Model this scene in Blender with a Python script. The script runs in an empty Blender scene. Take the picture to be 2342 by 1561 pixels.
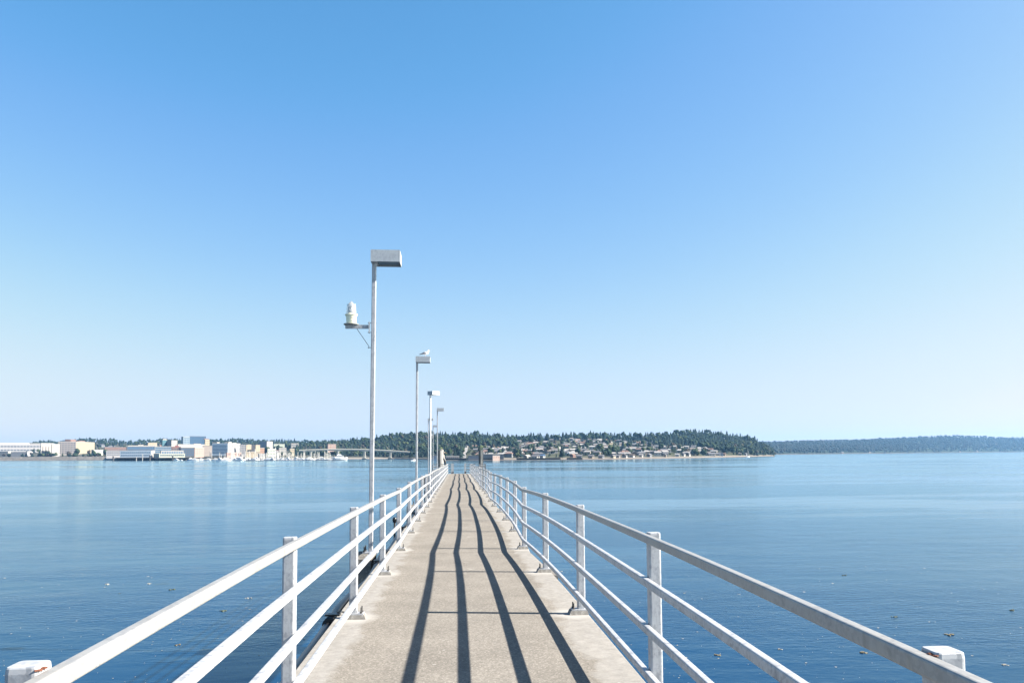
import bpy, math, random
import numpy as np
from mathutils import Vector, Matrix
R = math.radians
random.seed(7)
rng = np.random.default_rng(7)

# ------------------------------------------------------------------ scene, camera, light
scn = bpy.context.scene
col = scn.collection
EYE = 7.0                       # camera height above the water (water is z = 0)
FPX = 1822.0                    # focal length in photo pixels (photo is 2342 wide)
YAW, PIT, ROL, CY = R(3.924), R(3.754), R(-0.360), 917.7
F_ = Vector((math.sin(YAW) * math.cos(PIT), math.cos(YAW) * math.cos(PIT), math.sin(PIT)))
R0 = Vector((math.cos(YAW), -math.sin(YAW), 0))
U0 = R0.cross(F_)
R_ = R0 * math.cos(ROL) + U0 * math.sin(ROL)
U_ = -R0 * math.sin(ROL) + U0 * math.cos(ROL)
cam = bpy.data.cameras.new('camera')
cam_o = bpy.data.objects.new('camera', cam)
col.objects.link(cam_o)
cam.sensor_width = 36.0
cam.lens = FPX / 2342 * 36.0
cam.shift_y = (CY - 780.5) / 2342
cam.clip_start = 0.1
cam.clip_end = 30000
m = Matrix.Identity(4)
for i in range(3):
    m[i][0] = R_[i]; m[i][1] = U_[i]; m[i][2] = -F_[i]
m[0][3] = 0; m[1][3] = 0; m[2][3] = EYE
cam_o.matrix_world = m
scn.camera = cam_o

SUN_EL, SUN_AZ = R(34.3), R(98.5)        # azimuth clockwise from +Y (the pier's direction)
w = bpy.data.worlds.new('World'); scn.world = w; w.use_nodes = True
nt = w.node_tree
bg = nt.nodes['Background']
sky = nt.nodes.new('ShaderNodeTexSky')
sky.sky_type = 'NISHITA'
sky.sun_disc = False
sky.sun_elevation = SUN_EL
sky.sun_rotation = SUN_AZ
sky.altitude = 0
sky.air_density = 1.0
sky.dust_density = 1.1
sky.ozone_density = 1.0
# look-up direction is kept a few degrees above the horizon, where the sky model turns dull yellow
_g = nt.nodes.new('ShaderNodeNewGeometry'); _s = nt.nodes.new('ShaderNodeSeparateXYZ'); _c = nt.nodes.new('ShaderNodeCombineXYZ')
nt.links.new(_g.outputs['Incoming'], _s.inputs[0])
def _m(op, a, b=0.0):
    n = nt.nodes.new('ShaderNodeMath'); n.operation = op
    for i, v in enumerate((a, b)):
        if hasattr(v, 'is_linked'): nt.links.new(v, n.inputs[i])
        else: n.inputs[i].default_value = v
    return n.outputs[0]
nt.links.new(_m('MULTIPLY', _s.outputs[0], -1), _c.inputs[0])
nt.links.new(_m('MULTIPLY', _s.outputs[1], -1), _c.inputs[1])
nt.links.new(_m('SQRT', _m('ADD', _m('POWER', _s.outputs[2], 2.0), 0.062 ** 2)), _c.inputs[2])
nt.links.new(_c.outputs[0], sky.inputs['Vector'])
EXPO = 2.0
_mul = nt.nodes.new('ShaderNodeVectorMath'); _mul.operation = 'MULTIPLY'; _mul.inputs[1].default_value = (1 / 8, 1 / 8, 1 / 8)
nt.links.new(sky.outputs[0], _mul.inputs[0])
_cv = nt.nodes.new('ShaderNodeRGBCurve')          # deepens and cools the blue of the sky model
for ci, pts in enumerate((((0, 0), (.144, .128), (.18, .20), (.24, .315), (.35, .53), (.46, .70), (.56, .81), (.63, .90), (1, 1)),
                          ((0, 0), (.226, .385), (.283, .472), (.36, .588), (.49, .755), (.60, .84), (.70, .89), (1, .96)),
                          ((0, 0), (.381, .783), (.45, .885), (.545, .94), (.67, .94), (1, .95)))):
    cu = _cv.mapping.curves[ci]
    while len(cu.points) < len(pts): cu.points.new(0.5, 0.5)
    for q, (a, b) in zip(cu.points, pts): q.location = (a, b)
_cv.mapping.update()
nt.links.new(_mul.outputs[0], _cv.inputs['Color'])
_mu2 = nt.nodes.new('ShaderNodeVectorMath'); _mu2.operation = 'SCALE'
nt.links.new(_cv.outputs[0], _mu2.inputs[0])
_mu2.inputs['Scale'].default_value = 1 / (0.10 * 2 ** EXPO)
nt.links.new(_mu2.outputs[0], bg.inputs[0])
bg.inputs[1].default_value = 0.10
sl = bpy.data.lights.new('sun', 'SUN')
sl.energy = 5.0
sl.angle = R(0.55)
sl.color = (1.0, 0.91, 0.79)
so = bpy.data.objects.new('sun', sl); col.objects.link(so)
sd = Vector((math.sin(SUN_AZ) * math.cos(SUN_EL), math.cos(SUN_AZ) * math.cos(SUN_EL), math.sin(SUN_EL)))
so.rotation_euler = sd.to_track_quat('Z', 'Y').to_euler()
so.location = (30, -10, 40)
scn.view_settings.view_transform = 'Standard'
scn.view_settings.look = 'None'
scn.view_settings.exposure = EXPO
scn.view_settings.gamma = 1.0
scn.render.engine = 'CYCLES'
scn.cycles.volume_bounces = 1
scn.cycles.max_bounces = 8

# ------------------------------------------------------------------ helpers
FH = Vector((math.sin(YAW), math.cos(YAW), 0))          # horizontal view direction
def at(x, y, d):
    """world point seen at photo pixel (x, y), d metres ahead (horizontal distance along the view)"""
    r = F_ + R_ * ((x - 1171) / FPX) + U_ * ((CY - y) / FPX)
    k = d / r.dot(FH)
    return Vector((0, 0, EYE)) + r * k
def horizon(x):
    return 1045.5 - 0.00705 * x
def gp(x, d, z=0.0):
    p = at(x, horizon(x), d)
    return Vector((p.x, p.y, z))

def tag(o, label=None, cat=None, group=None, kind=None):
    if label: o['label'] = label
    if cat: o['category'] = cat
    if group: o['group'] = group
    if kind: o['kind'] = kind
    return o
def empty(name, loc, rz=0.0):
    o = bpy.data.objects.new(name, None)
    o.empty_display_size = 0.2
    o.location = loc; o.rotation_euler = (0, 0, rz)
    col.objects.link(o)
    return o
def copy_tree(o, parent=None):
    c = o.copy(); col.objects.link(c)
    if parent: c.parent = parent
    for ch in list(kids.get(o.name, [])):
        k = copy_tree(ch, c)
        kids.setdefault(c.name, []).append(k)
    return c
kids = {}
class MB:
    def __init__(s): s.v = []; s.f = []; s.mi = []; s.cur = 0; s.sm = []; s.smooth = False
    def add(s, vs, fs):
        b = len(s.v); s.v += [tuple(v) for v in vs]
        for f in fs:
            s.f.append([b + i for i in f]); s.mi.append(s.cur); s.sm.append(s.smooth)
    def box(s, c, d, rz=0.0, top=None):
        """centre, full sizes; top = scale of the upper face"""
        x, y, z = d[0] / 2, d[1] / 2, d[2] / 2; t = top or 1.0
        vs = [(-x, -y, -z), (x, -y, -z), (x, y, -z), (-x, y, -z), (-x * t, -y * t, z), (x * t, -y * t, z), (x * t, y * t, z), (-x * t, y * t, z)]
        ca, sa = math.cos(rz), math.sin(rz)
        s.add([(c[0] + a * ca - b * sa, c[1] + a * sa + b * ca, c[2] + e) for a, b, e in vs],
              [(3, 2, 1, 0), (4, 5, 6, 7), (0, 1, 5, 4), (1, 2, 6, 5), (2, 3, 7, 6), (3, 0, 4, 7)])
    def loft(s, rings, cap=True, closed=True):
        n = len(rings[0]); b = len(s.v)
        for r in rings: s.v += [tuple(p) for p in r]
        for i in range(len(rings) - 1):
            for j in range(n if closed else n - 1):
                k = (j + 1) % n
                s.f.append([b + i * n + j, b + i * n + k, b + (i + 1) * n + k, b + (i + 1) * n + j]); s.mi.append(s.cur); s.sm.append(s.smooth)
        if cap:
            s.f.append([b + j for j in range(n)][::-1]); s.mi.append(s.cur); s.sm.append(False)
            e = b + (len(rings) - 1) * n
            s.f.append([e + j for j in range(n)]); s.mi.append(s.cur); s.sm.append(False)
    def cyl(s, p0, p1, r0, r1=None, n=12):
        s.tube([p0, p1], [r0, r0 if r1 is None else r1], n)
    def tube(s, pts, rad, n=8, sq=(1, 1)):
        pts = [Vector(p) for p in pts]; rings = []
        if not isinstance(rad, (list, tuple)): rad = [rad] * len(pts)
        up = None
        for i, p in enumerate(pts):
            t = (pts[min(i + 1, len(pts) - 1)] - pts[max(i - 1, 0)]).normalized()
            if up is None:
                up = Vector((0, 0, 1)) if abs(t.z) < 0.9 else Vector((0, 1, 0))
            a = t.cross(up).normalized(); b = a.cross(t).normalized(); up = b
            rings.append([p + a * math.cos(2 * math.pi * j / n) * rad[i] * sq[0] + b * math.sin(2 * math.pi * j / n) * rad[i] * sq[1] for j in range(n)])
        s.loft(rings)
    def build(s, name, mat, parent=None, loc=None, world=None):
        """world: root location to subtract when the coordinates were world ones"""
        me = bpy.data.meshes.new(name)
        vs = s.v if world is None else [(a - world[0], b - world[1], c - world[2]) for a, b, c in s.v]
        me.from_pydata(vs, [], s.f)
        mats = mat if isinstance(mat, (list, tuple)) else [mat]
        for q in mats: me.materials.append(q)
        me.polygons.foreach_set('material_index', s.mi)
        me.polygons.foreach_set('use_smooth', s.sm)
        me.update()
        return link(name, me, parent, loc)
def link(name, me, parent=None, loc=None, rz=0.0):
    o = bpy.data.objects.new(name, me)
    col.objects.link(o)
    if parent is not None:
        o.parent = parent; kids.setdefault(parent.name, []).append(o)
    if loc is not None: o.location = loc
    if rz: o.rotation_euler = (0, 0, rz)
    return o
def rrect(wd, ht, r, seg=3):
    """rounded rectangle outline (centred), list of (a, b)"""
    out = []
    for cx_, cy_, a0 in ((wd / 2 - r, ht / 2 - r, 0), (-wd / 2 + r, ht / 2 - r, 90), (-wd / 2 + r, -ht / 2 + r, 180), (wd / 2 - r, -ht / 2 + r, 270)):
        for k in range(seg + 1):
            a = R(a0 + 90 * k / seg)
            out.append((cx_ + r * math.cos(a), cy_ + r * math.sin(a)))
    return out

# ------------------------------------------------------------------ materials
def newmat(name):
    mt = bpy.data.materials.new(name); mt.use_nodes = True
    return mt, mt.node_tree, mt.node_tree.nodes['Principled BSDF']
def N(t, kind, **kw):
    n = t.nodes.new(kind)
    for k, v in kw.items():
        if k in n.inputs: n.inputs[k].default_value = v
        else: setattr(n, k, v)
    return n
def ramp(t, src, stops):
    r = t.nodes.new('ShaderNodeValToRGB')
    e = r.color_ramp.elements
    while len(e) < len(stops): e.new(0.5)
    for q, (p, c) in zip(e, stops):
        q.position = p; q.color = (c[0], c[1], c[2], 1) if isinstance(c, (tuple, list)) else (c, c, c, 1)
    t.links.new(src, r.inputs[0]); return r
def mixc(t, f, a, b, mode='MIX'):
    n = t.nodes.new('ShaderNodeMix'); n.data_type = 'RGBA'; n.blend_type = mode
    def put(s, v):
        if hasattr(v, 'links') or hasattr(v, 'is_linked'): t.links.new(v, s)
        elif isinstance(v, (int, float)): s.default_value = v
        else: s.default_value = (v[0], v[1], v[2], 1)
    put(n.inputs[0], f); put(n.inputs[6], a); put(n.inputs[7], b)
    return n.outputs[2]
def mth(t, op, a, b=0.0, c=None):
    n = t.nodes.new('ShaderNodeMath'); n.operation = op
    for i, v in enumerate((a, b, c)):
        if v is None: continue
        if hasattr(v, 'is_linked'): t.links.new(v, n.inputs[i])
        else: n.inputs[i].default_value = v
    return n.outputs[0]
def coords(t, scale=(1, 1, 1), kind='Object'):
    c = t.nodes.new('ShaderNodeTexCoord'); mp = t.nodes.new('ShaderNodeMapping')
    mp.inputs['Scale'].default_value = scale
    t.links.new(c.outputs[kind], mp.inputs[0]); return mp.outputs[0]
def noise(t, vec, sc, det=3.0, rough=0.5):
    n = N(t, 'ShaderNodeTexNoise', Scale=sc, Detail=det, Roughness=rough)
    t.links.new(vec, n.inputs['Vector']); return n.outputs['Fac']
def bump(t, p, h, strength, dist):
    b = N(t, 'ShaderNodeBump', Strength=strength, Distance=dist)
    t.links.new(h, b.inputs['Height']); t.links.new(b.outputs[0], p.inputs['Normal']); return b
def simple(name, c, rough=0.6, metal=0.0, var=0.12, sc=1.0, c2=None):
    mt, t, p = newmat(name)
    v = coords(t); n = noise(t, v, sc)
    d = c2 or tuple(x * (1 - 2 * var) for x in c)
    r = ramp(t, n, [(0.3, d), (0.7, tuple(min(1, x * (1 + var)) for x in c) if not c2 else c)])
    t.links.new(r.outputs[0], p.inputs['Base Color'])
    p.inputs['Roughness'].default_value = rough; p.inputs['Metallic'].default_value = metal
    return mt

def make_galv(name, lo, hi, grime=0.0):
    mt, t, p = newmat(name)
    v = coords(t)
    vo = N(t, 'ShaderNodeTexVoronoi', Scale=55.0); t.links.new(v, vo.inputs['Vector'])
    n1 = noise(t, v, 9, 5, 0.65); n2 = noise(t, v, 70, 3)
    sp = mth(t, 'MULTIPLY_ADD', vo.outputs['Color'], 0.28, mth(t, 'MULTIPLY', n1, 0.75))
    sp = mth(t, 'ADD', sp, mth(t, 'MULTIPLY', n2, 0.12))
    r = ramp(t, sp, [(0.25, lo), (0.62, hi)])
    # long drip streaks down vertical faces
    vs = coords(t, (26, 26, 1.6)); st = noise(t, vs, 1.0, 4, 0.6)
    sr = ramp(t, st, [(0.56, 0), (0.75, 0.45)])
    c = mixc(t, sr.outputs[0], r.outputs[0], tuple(x * 0.62 for x in lo))
    if grime:
        g = noise(t, v, 3.2, 6, 0.7); gr = ramp(t, g, [(0.42, 0), (0.66, grime)])
        c = mixc(t, gr.outputs[0], c, (0.24, 0.228, 0.20))
    n3 = noise(t, v, 38, 4, 0.7); dk = ramp(t, n3, [(0.665, 0), (0.73, 0.6)])
    c = mixc(t, dk.outputs[0], c, (0.13, 0.12, 0.12))
    t.links.new(c, p.inputs['Base Color'])
    p.inputs['Roughness'].default_value = 0.52; p.inputs['Metallic'].default_value = 0.15
    bump(t, p, mth(t, 'ADD', n2, n1), 0.25, 0.002)
    return mt
GALV = make_galv('galvanised_steel', (0.125, 0.140, 0.165), (0.345, 0.36, 0.385))
GALVT = make_galv('weathered_top_rail', (0.14, 0.147, 0.16), (0.25, 0.255, 0.258), 0.5)
GALVH = make_galv('streaked_lamp_steel', (0.20, 0.225, 0.255), (0.33, 0.36, 0.39))
RUST = simple('rust', (0.16, 0.055, 0.03), 0.9, 0, 0.3, 60)
BOLT = simple('bolt_steel', (0.07, 0.07, 0.07), 0.6, 0.4)
BLACK = simple('black_plastic', (0.012, 0.013, 0.015), 0.35)
CREAM = simple('cream_lantern', (0.72, 0.72, 0.55), 0.5, 0, 0.06, 12)

def concrete(name, a, b, scale=1.0, edge=False):
    mt, t, p = newmat(name)
    v = coords(t)
    n1 = noise(t, v, 95 * scale, 3, 0.75)        # exposed aggregate
    vo = N(t, 'ShaderNodeTexVoronoi', Scale=70 * scale); t.links.new(v, vo.inputs['Vector'])
    n2 = noise(t, v, 1.3 * scale, 5, 0.6)
    f = mth(t, 'ADD', mth(t, 'MULTIPLY', n1, 0.55), mth(t, 'MULTIPLY', vo.outputs['Color'], 0.34))
    r = ramp(t, f, [(0.25, tuple(x * 0.70 for x in a)), (0.5, a), (0.72, tuple(min(1, x * 1.3) for x in b))])
    big = ramp(t, n2, [(0.3, 0.86), (0.7, 1.1)])
    c = mixc(t, 1.0, r.outputs[0], big.outputs[0], 'MULTIPLY')
    if edge:
        tc = t.nodes.new('ShaderNodeTexCoord'); sx = t.nodes.new('ShaderNodeSeparateXYZ')
        t.links.new(tc.outputs['Object'], sx.inputs[0])
        X, Y = sx.outputs[0], sx.outputs[1]
        ax = mth(t, 'ABSOLUTE', mth(t, 'SUBTRACT', X, 0.06))
        n3 = noise(t, coords(t, (1, 0.8, 1)), 2.6, 6, 0.65)
        # smooth pale mortar strip worn along both edges
        e = mth(t, 'ADD', ax, mth(t, 'MULTIPLY', mth(t, 'SUBTRACT', n3, 0.5), 0.55))
        er = ramp(t, e, [(0.92, 0), (1.16, 0.7)])
        sm = noise(t, v, 14, 5, 0.6); smr = ramp(t, sm, [(0.3, (0.19, 0.187, 0.18)), (0.7, (0.28, 0.275, 0.265))])
        c = mixc(t, er.outputs[0], c, smr.outputs[0])
        # lime stain round each post foot
        q = mth(t, 'DIVIDE', mth(t, 'SUBTRACT', Y, 2.05), 3.125)
        fr = mth(t, 'MULTIPLY', mth(t, 'SUBTRACT', mth(t, 'FRACT', mth(t, 'ADD', q, 0.5)), 0.5), 3.125)
        dx = mth(t, 'SUBTRACT', ax, 1.13)
        rr = mth(t, 'SQRT', mth(t, 'ADD', mth(t, 'MULTIPLY', dx, dx), mth(t, 'MULTIPLY', mth(t, 'MULTIPLY', fr, fr), 0.8)))
        n4 = noise(t, v, 7, 5, 0.7)
        rr = mth(t, 'ADD', rr, mth(t, 'MULTIPLY', mth(t, 'SUBTRACT', n4, 0.5), 0.3))
        rs = ramp(t, rr, [(0.13, 0.85), (0.31, 0)])
        c = mixc(t, rs.outputs[0], c, (0.30, 0.295, 0.285))
        # gull droppings and scuffs: stretched pale flecks
        n5 = noise(t, coords(t, (3.2, 11, 1)), 1.0, 4, 0.62); ds = ramp(t, n5, [(0.715, 0), (0.74, 0.8)])
        c = mixc(t, ds.outputs[0], c, (0.45, 0.45, 0.44))
        n6 = noise(t, coords(t, (5, 8, 1)), 1.3, 3, 0.6); d6 = ramp(t, n6, [(0.73, 0), (0.75, 0.75)])
        c = mixc(t, d6.outputs[0], c, (0.05,0.045,0.04))
    t.links.new(c, p.inputs['Base Color'])
    p.inputs['Roughness'].default_value = 0.92
    p.inputs['Specular IOR Level'].default_value = 0.04
    bump(t, p, f, 0.5, 0.004)
    return mt
DECK = concrete('aggregate_deck', (0.176, 0.165, 0.149), (0.238, 0.221, 0.20), 1.0, True)
CONC = concrete('cap_concrete', (0.15, 0.145, 0.135), (0.22, 0.21, 0.20), 0.5)
PALE = concrete('grout', (0.20, 0.195, 0.185), (0.26, 0.255, 0.245), 0.6)
PILE = concrete('piling_concrete', (0.22, 0.22, 0.215), (0.30, 0.295, 0.285), 0.4)

def glassmat(name, c, rough=0.12):
    mt, t, p = newmat(name)
    p.inputs['Base Color'].default_value = (*c, 1); p.inputs['Roughness'].default_value = rough
    p.inputs['Specular IOR Level'].default_value = 0.7
    return mt
WINDOW = glassmat('window_glass', (0.05, 0.065, 0.085), 0.3)
WINDB = glassmat('blue_window_glass', (0.05, 0.10, 0.17), 0.25)
mt, t, p = newmat('clear_lens')
p.inputs['Base Color'].default_value = (0.80, 0.84, 0.86, 1); p.inputs['Roughness'].default_value = 0.18
p.inputs['Transmission Weight'].default_value = 0.75; p.inputs['IOR'].default_value = 1.25
LENS = mt
LAMPLENS = simple('grey_lamp_lens', (0.10, 0.12, 0.12), 0.3, 0, 0.05)

# ------------------------------------------------------------------ water
def water_material():
    mt, t, p = newmat('sea_water')
    tc = t.nodes.new('ShaderNodeTexCoord')
    def mp(scale, rot=0.0):
        m_ = t.nodes.new('ShaderNodeMapping'); m_.inputs['Scale'].default_value = scale
        m_.inputs['Rotation'].default_value = (0, 0, rot)
        t.links.new(tc.outputs['Object'], m_.inputs[0]); return m_.outputs[0]
    a = noise(t, mp((0.40, 0.72, 1), R(3)), 1.0, 1.2, 0.45)         # metre-long ripples, crests across the view
    b = noise(t, mp((0.12, 0.24, 1), R(-5)), 1.0, 1.5, 0.5)      # low swell
    c = noise(t, mp((2.0, 3.6, 1), R(8)), 1.0, 3, 0.6)          # fine catspaws
    slick = noise(t, mp((0.0022, 0.020, 1), R(-5)), 1.0, 5, 0.62)
    pat = noise(t, mp((0.010, 0.05, 1), R(3)), 1.0, 4, 0.6)
    sr = ramp(t, mth(t, 'ADD', mth(t, 'MULTIPLY', slick, 0.6), mth(t, 'MULTIPLY', pat, 0.4)), [(0.46, 0.05), (0.53, 1.0)])
    fine = mth(t, 'MULTIPLY', mth(t, 'SUBTRACT', c, 0.5), mth(t, 'MULTIPLY', sr.outputs[0], 0.26))
    h = mth(t, 'ADD', mth(t, 'MULTIPLY', a, 0.26), mth(t, 'MULTIPLY', b, 0.38))
    h = mth(t, 'ADD', mth(t, 'MULTIPLY', h, mth(t, 'MULTIPLY_ADD', sr.outputs[0], 0.5, 0.5)), fine)
    bn = N(t, 'ShaderNodeBump', Strength=1.0, Distance=0.16)
    t.links.new(h, bn.inputs['Height'])
    cr = ramp(t, noise(t, mp((0.02, 0.05, 1)), 1.0, 3), [(0.3, (0.0002, 0.017, 0.054)), (0.7, (0.0004, 0.021, 0.064))])
    rg = ramp(t, sr.outputs[0], [(0.05, 0.075), (1.0, 0.15)])
    t.nodes.remove(p)
    body = t.nodes.new('ShaderNodeBsdfDiffuse'); gl = t.nodes.new('ShaderNodeBsdfGlossy'); fr = t.nodes.new('ShaderNodeFresnel'); mx = t.nodes.new('ShaderNodeMixShader')
    t.links.new(cr.outputs[0], body.inputs['Color'])
    gl.inputs['Color'].default_value = (0.78, 0.96, 1.0, 1); t.links.new(rg.outputs[0], gl.inputs['Roughness'])
    fr.inputs['IOR'].default_value = 1.33
    t.links.new(bn.outputs[0], gl.inputs['Normal']); t.links.new(bn.outputs[0], fr.inputs['Normal'])
    t.links.new(fr.outputs[0], mx.inputs[0]); t.links.new(body.outputs[0], mx.inputs[1]); t.links.new(gl.outputs[0], mx.inputs[2])
    t.links.new(mx.outputs[0], t.nodes['Material Output'].inputs['Surface'])
    return mt
mb = MB()
W0, W1 = 7600, 6400
mb.add([(-W0, -900, 0), (W0, -900, 0), (W0, W1, 0), (-W0, W1, 0)], [(0, 1, 2, 3)])
tag(mb.build('water', water_material()), 'calm blue sea water with faint ripples and pale slicks', kind='structure')

# ------------------------------------------------------------------ the pier
SP, P0Y, SLOPE = 3.125, 2.035, 0.0059
BENT0, BSP = 14.1, 14.55
def wob(Y):                       # 1 at a pile bent, 0 in mid span
    s = abs(math.sin(math.pi * (Y - BENT0) / BSP))
    return (1 - s) ** 1.6
def base(Y):                      # level of the post feet; spans arch up slightly between bents
    return EYE - 1.557 - SLOPE * Y + (0.035 if Y < 50 else 0.02) * (1 - wob(Y)) - 0.035 - 0.004 * max(0, 4 - Y)
def xl(Y): return -1.056 - 0.0005 * max(0, Y - 20)
def xr(Y): return 1.272 + 0.0020 * max(0, Y - 16) - 0.078 * wob(Y) + 0.014 * max(0, 4 - Y) / 2
DECKZ = -0.042
YEND = 89.3
bents = [BENT0 + BSP * k for k in range(0, 6)]
pier = empty('pier', (0, 0, base(0)))
tag(pier, 'long narrow concrete pier running straight out over the water on pile bents', 'pier')
PW = (0, 0, base(0))
edges = [-3.0] + bents[:-1] + [YEND - 2.6]
for a, b in zip(edges[:-1], edges[1:]):
    mb = MB(); n = 18; rings = []
    for i in range(n + 1):
        Y = a + (b - a) * i / n
        Yp = Y + (0.007 if i == 0 else -0.007 if i == n else 0)
        z = base(Y) + DECKZ; l = xl(Y) - 0.19; r = xr(Y) + 0.075
        rings.append([(l + .012, Yp, z), (l, Yp, z - .012), (l, Yp, z - 0.34), (r, Yp, z - 0.34), (r, Yp, z - .012), (r - .012, Yp, z)])
    mb.loft(rings)
    o = mb.build('deck_slab', DECK, pier, world=PW)
# landing at the outer end
mb = MB(); zz = base(88) + DECKZ - 0.004
mb.box((0.15, YEND - 1.3, zz - 0.17), (6.1, 2.58, 0.34))
mb.build('landing_slab', DECK, pier, world=PW)
for k, Y in enumerate(bents):
    far = k >= 4
    zt = base(Y) + DECKZ - 0.345
    mb = MB(); lft = -3.05 if far else -1.78
    mb.box(((lft + 1.7) / 2, Y, zt - 0.32), (1.7 - lft, 0.95, 0.64))
    mb.build('pile_cap', CONC, pier, world=PW)
    mb = MB()                                     # upstand outside the deck that carries the lamp post
    xo = xl(Y) - 0.40
    mb.box(((lft + xo) / 2, Y, zt + 0.158), (xo - lft, 0.94, 0.316))
    mb.box(((lft + xo) / 2 - 0.02, Y, zt + 0.341), (xo - lft - 0.1, 0.62, 0.05), top=0.85)
    mb.build('lamp_plinth', CONC, pier, world=PW)
    for x in (-0.95, 1.05) if not far else (-2.5, -0.95, 1.05):
        mb = MB(); mb.cyl((x, Y, zt - 0.64), (x, Y, -2), 0.22, n=16); mb.smooth = True
        mb.build('pile', PILE, pier, world=PW)

# --- railings
RC = rrect(0.08, 0.08, 0.013)
RR = rrect(0.042, 0.050, 0.009)
def post_proto():
    mb = MB(); mb.smooth = False
    out = []
    for z, k in ((0.012, 1), (1.058, 1), (1.070, 0.965), (1.073, 0.92)):
        out.append([(x * k, y * k, z) for x, y in RC])
    mb.loft(out)
    return mb
pm = post_proto()
def railing(name, label, X, side):
    """side = +1: rails on the +X face of the posts (left railing), -1: on the -X face"""
    root = empty(name, (X(0), 0, base(0)))
    tag(root, label, 'railing')
    W = (X(0), 0, base(0))
    pdata = None
    n = -1
    mPost = pm.build('post', GALV, root); post_me = mPost.data
    mb = MB(); mb.box((side * 0.022, 0, 0.006), (0.165, 0.125, 0.012)); mPlate = mb.build('base_plate', GALV, mPost); plate_me = mPlate.data
    mb = MB()
    mb.box((side * 0.03, 0, -0.020), (0.20, 0.155, 0.039), top=0.85); mPad = mb.build('grout_pad', PALE, mPost); pad_me = mPad.data
    mb = MB()
    mb.cyl((0, 0, 0.012), (0, 0, 0.026), 0.014, n=6); mb.cyl((0, 0, 0.026), (0, 0, 0.072), 0.0065, n=8)
    mBolt = mb.build('bolt', BOLT, mPost, loc=(side * 0.082, -0.038, 0)); bolt_me = mBolt.data
    mB2 = link('bolt', bolt_me, mPost, (side * 0.082, 0.040, 0))
    k = -1
    while True:
        Y = P0Y + SP * k
        if Y > 88: break
        if k == -1: po = mPost; po.location = (X(Y) - W[0], Y, base(Y) - W[2])
        else:
            po = link('post', post_me, root, (X(Y) - W[0], Y + (0.045 if k == 0 and side > 0 else 0), base(Y) - W[2] + (0.006 if k == 0 and side > 0 else 0)))
            link('base_plate', plate_me, po); link('grout_pad', pad_me, po)
            if Y < 60:
                link('bolt', bolt_me, po, (side * 0.082, -0.038, 0), 0.3); link('bolt', bolt_me, po, (side * 0.082, 0.040, 0))
        if k == 0:
            mb = MB(); jj = random.Random(3)
            for q in range(6):
                mb.box((side * (0.040 + jj.uniform(-.004, .004)), -0.036 + q * 0.0055, 1.0655 + jj.uniform(-.001, .002)), (0.009 + jj.uniform(0, .006), 0.007, 0.003), jj.random())
            mb.build('rust_patch', RUST, po)
        k += 1
    # four horizontal rails, each one mesh of butted lengths
    for h, nm, mt_ in ((1.065, 'top_rail', GALVT), (0.785, 'middle_rail', GALV), (0.488, 'middle_rail', GALV), (0.200, 'bottom_rail', GALV)):
        mb = MB(); ys = -1.6
        while ys < 87.9:
            ye = 4.62 if ys < 0 else min(ys + 2 * SP, 88.0)
            if 88.0 - ye < 1.0: ye = 88.0
            cnt = max(2, int((ye - ys) / 0.6)); rings = []
            for i in range(cnt + 1):
                Y = ys + (ye - ys) * i / cnt
                Yp = Y + (0.0022 if i == 0 else -0.0022 if i == cnt else 0)
                cx_ = X(Y) + side * (0.0405 + 0.021); cz = base(Y) + h - 0.025
                rings.append([(cx_ + a, Yp, cz + b) for a, b in RR])
            mb.loft(rings)
            ys = ye
        mb.build(nm, mt_, root, world=W)
    return root
railing('railing', 'white four bar railing along the left side of the pier, sunlit on its inner faces', xl, +1)
railing('railing', 'white four bar railing along the right side of the pier, shaded on its inner faces', xr, -1)

# --- lamp posts
def make_lamp(beacon_bolts=False):
    root = empty('lamp_post', (0, 0, 0))
    mb = MB(); mb.loft([[(a * .9375, b * .9375, z) for a, b in RC] for z in (0.02, 5.07)])
    mb.build('pole', GALV, root)
    mb = MB(); mb.box((0, 0, 0.01), (0.26, 0.26, 0.02)); bp = mb.build('base_plate', GALV, root)
    mb = MB(); mb.cyl((0, 0, 0.0), (0, 0, 0.035), 0.02, n=6); mb.cyl((0, 0, 0.03), (0, 0, 0.10), 0.011, n=8)
    first = None
    for sx in (-1, 1):
        for sy in (-1, 1):
            if first is None: first = mb.build('bolt', BOLT, bp, loc=(sx * .1, sy * .1, 0.018))
            else: link('bolt', first.data, bp, (sx * .1, sy * .1, 0.018))
    # square hood, open underneath, on one end of which the pole stands
    x0, x1, y0, y1, z0, z1, th = -0.042, 0.468, -0.22, 0.20, 5.068, 5.268, 0.012
    mb = MB()
    mb.box(((x0 + x1) / 2, y0 + th / 2, (z0 + z1) / 2), (x1 - x0, th, z1 - z0))
    mb.box(((x0 + x1) / 2, y1 - th / 2, (z0 + z1) / 2), (x1 - x0, th, z1 - z0))
    mb.box((x0 + th / 2, (y0 + y1) / 2, (z0 + z1) / 2), (th, y1 - y0 - 2 * th - .001, z1 - z0))
    mb.box((x1 - th / 2, (y0 + y1) / 2, (z0 + z1) / 2), (th, y1 - y0 - 2 * th - .001, z1 - z0))
    mb.box(((x0 + x1) / 2, (y0 + y1) / 2, z1 + 0.0045), (x1 - x0 - .004, y1 - y0 - .004, 0.008))
    hd = mb.build('lamp_hood', GALVH, root)
    mb = MB(); mb.box((0.255, -0.01, z0 + 0.030), (0.36, 0.34, 0.02)); mb.build('lens', LAMPLENS, hd)
    mb = MB(); mb.box((0.012, -0.01, z0 + 0.022), (0.10, 0.39, 0.03)); mb.build('mounting_plate', GALV, hd)
    return root
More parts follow.
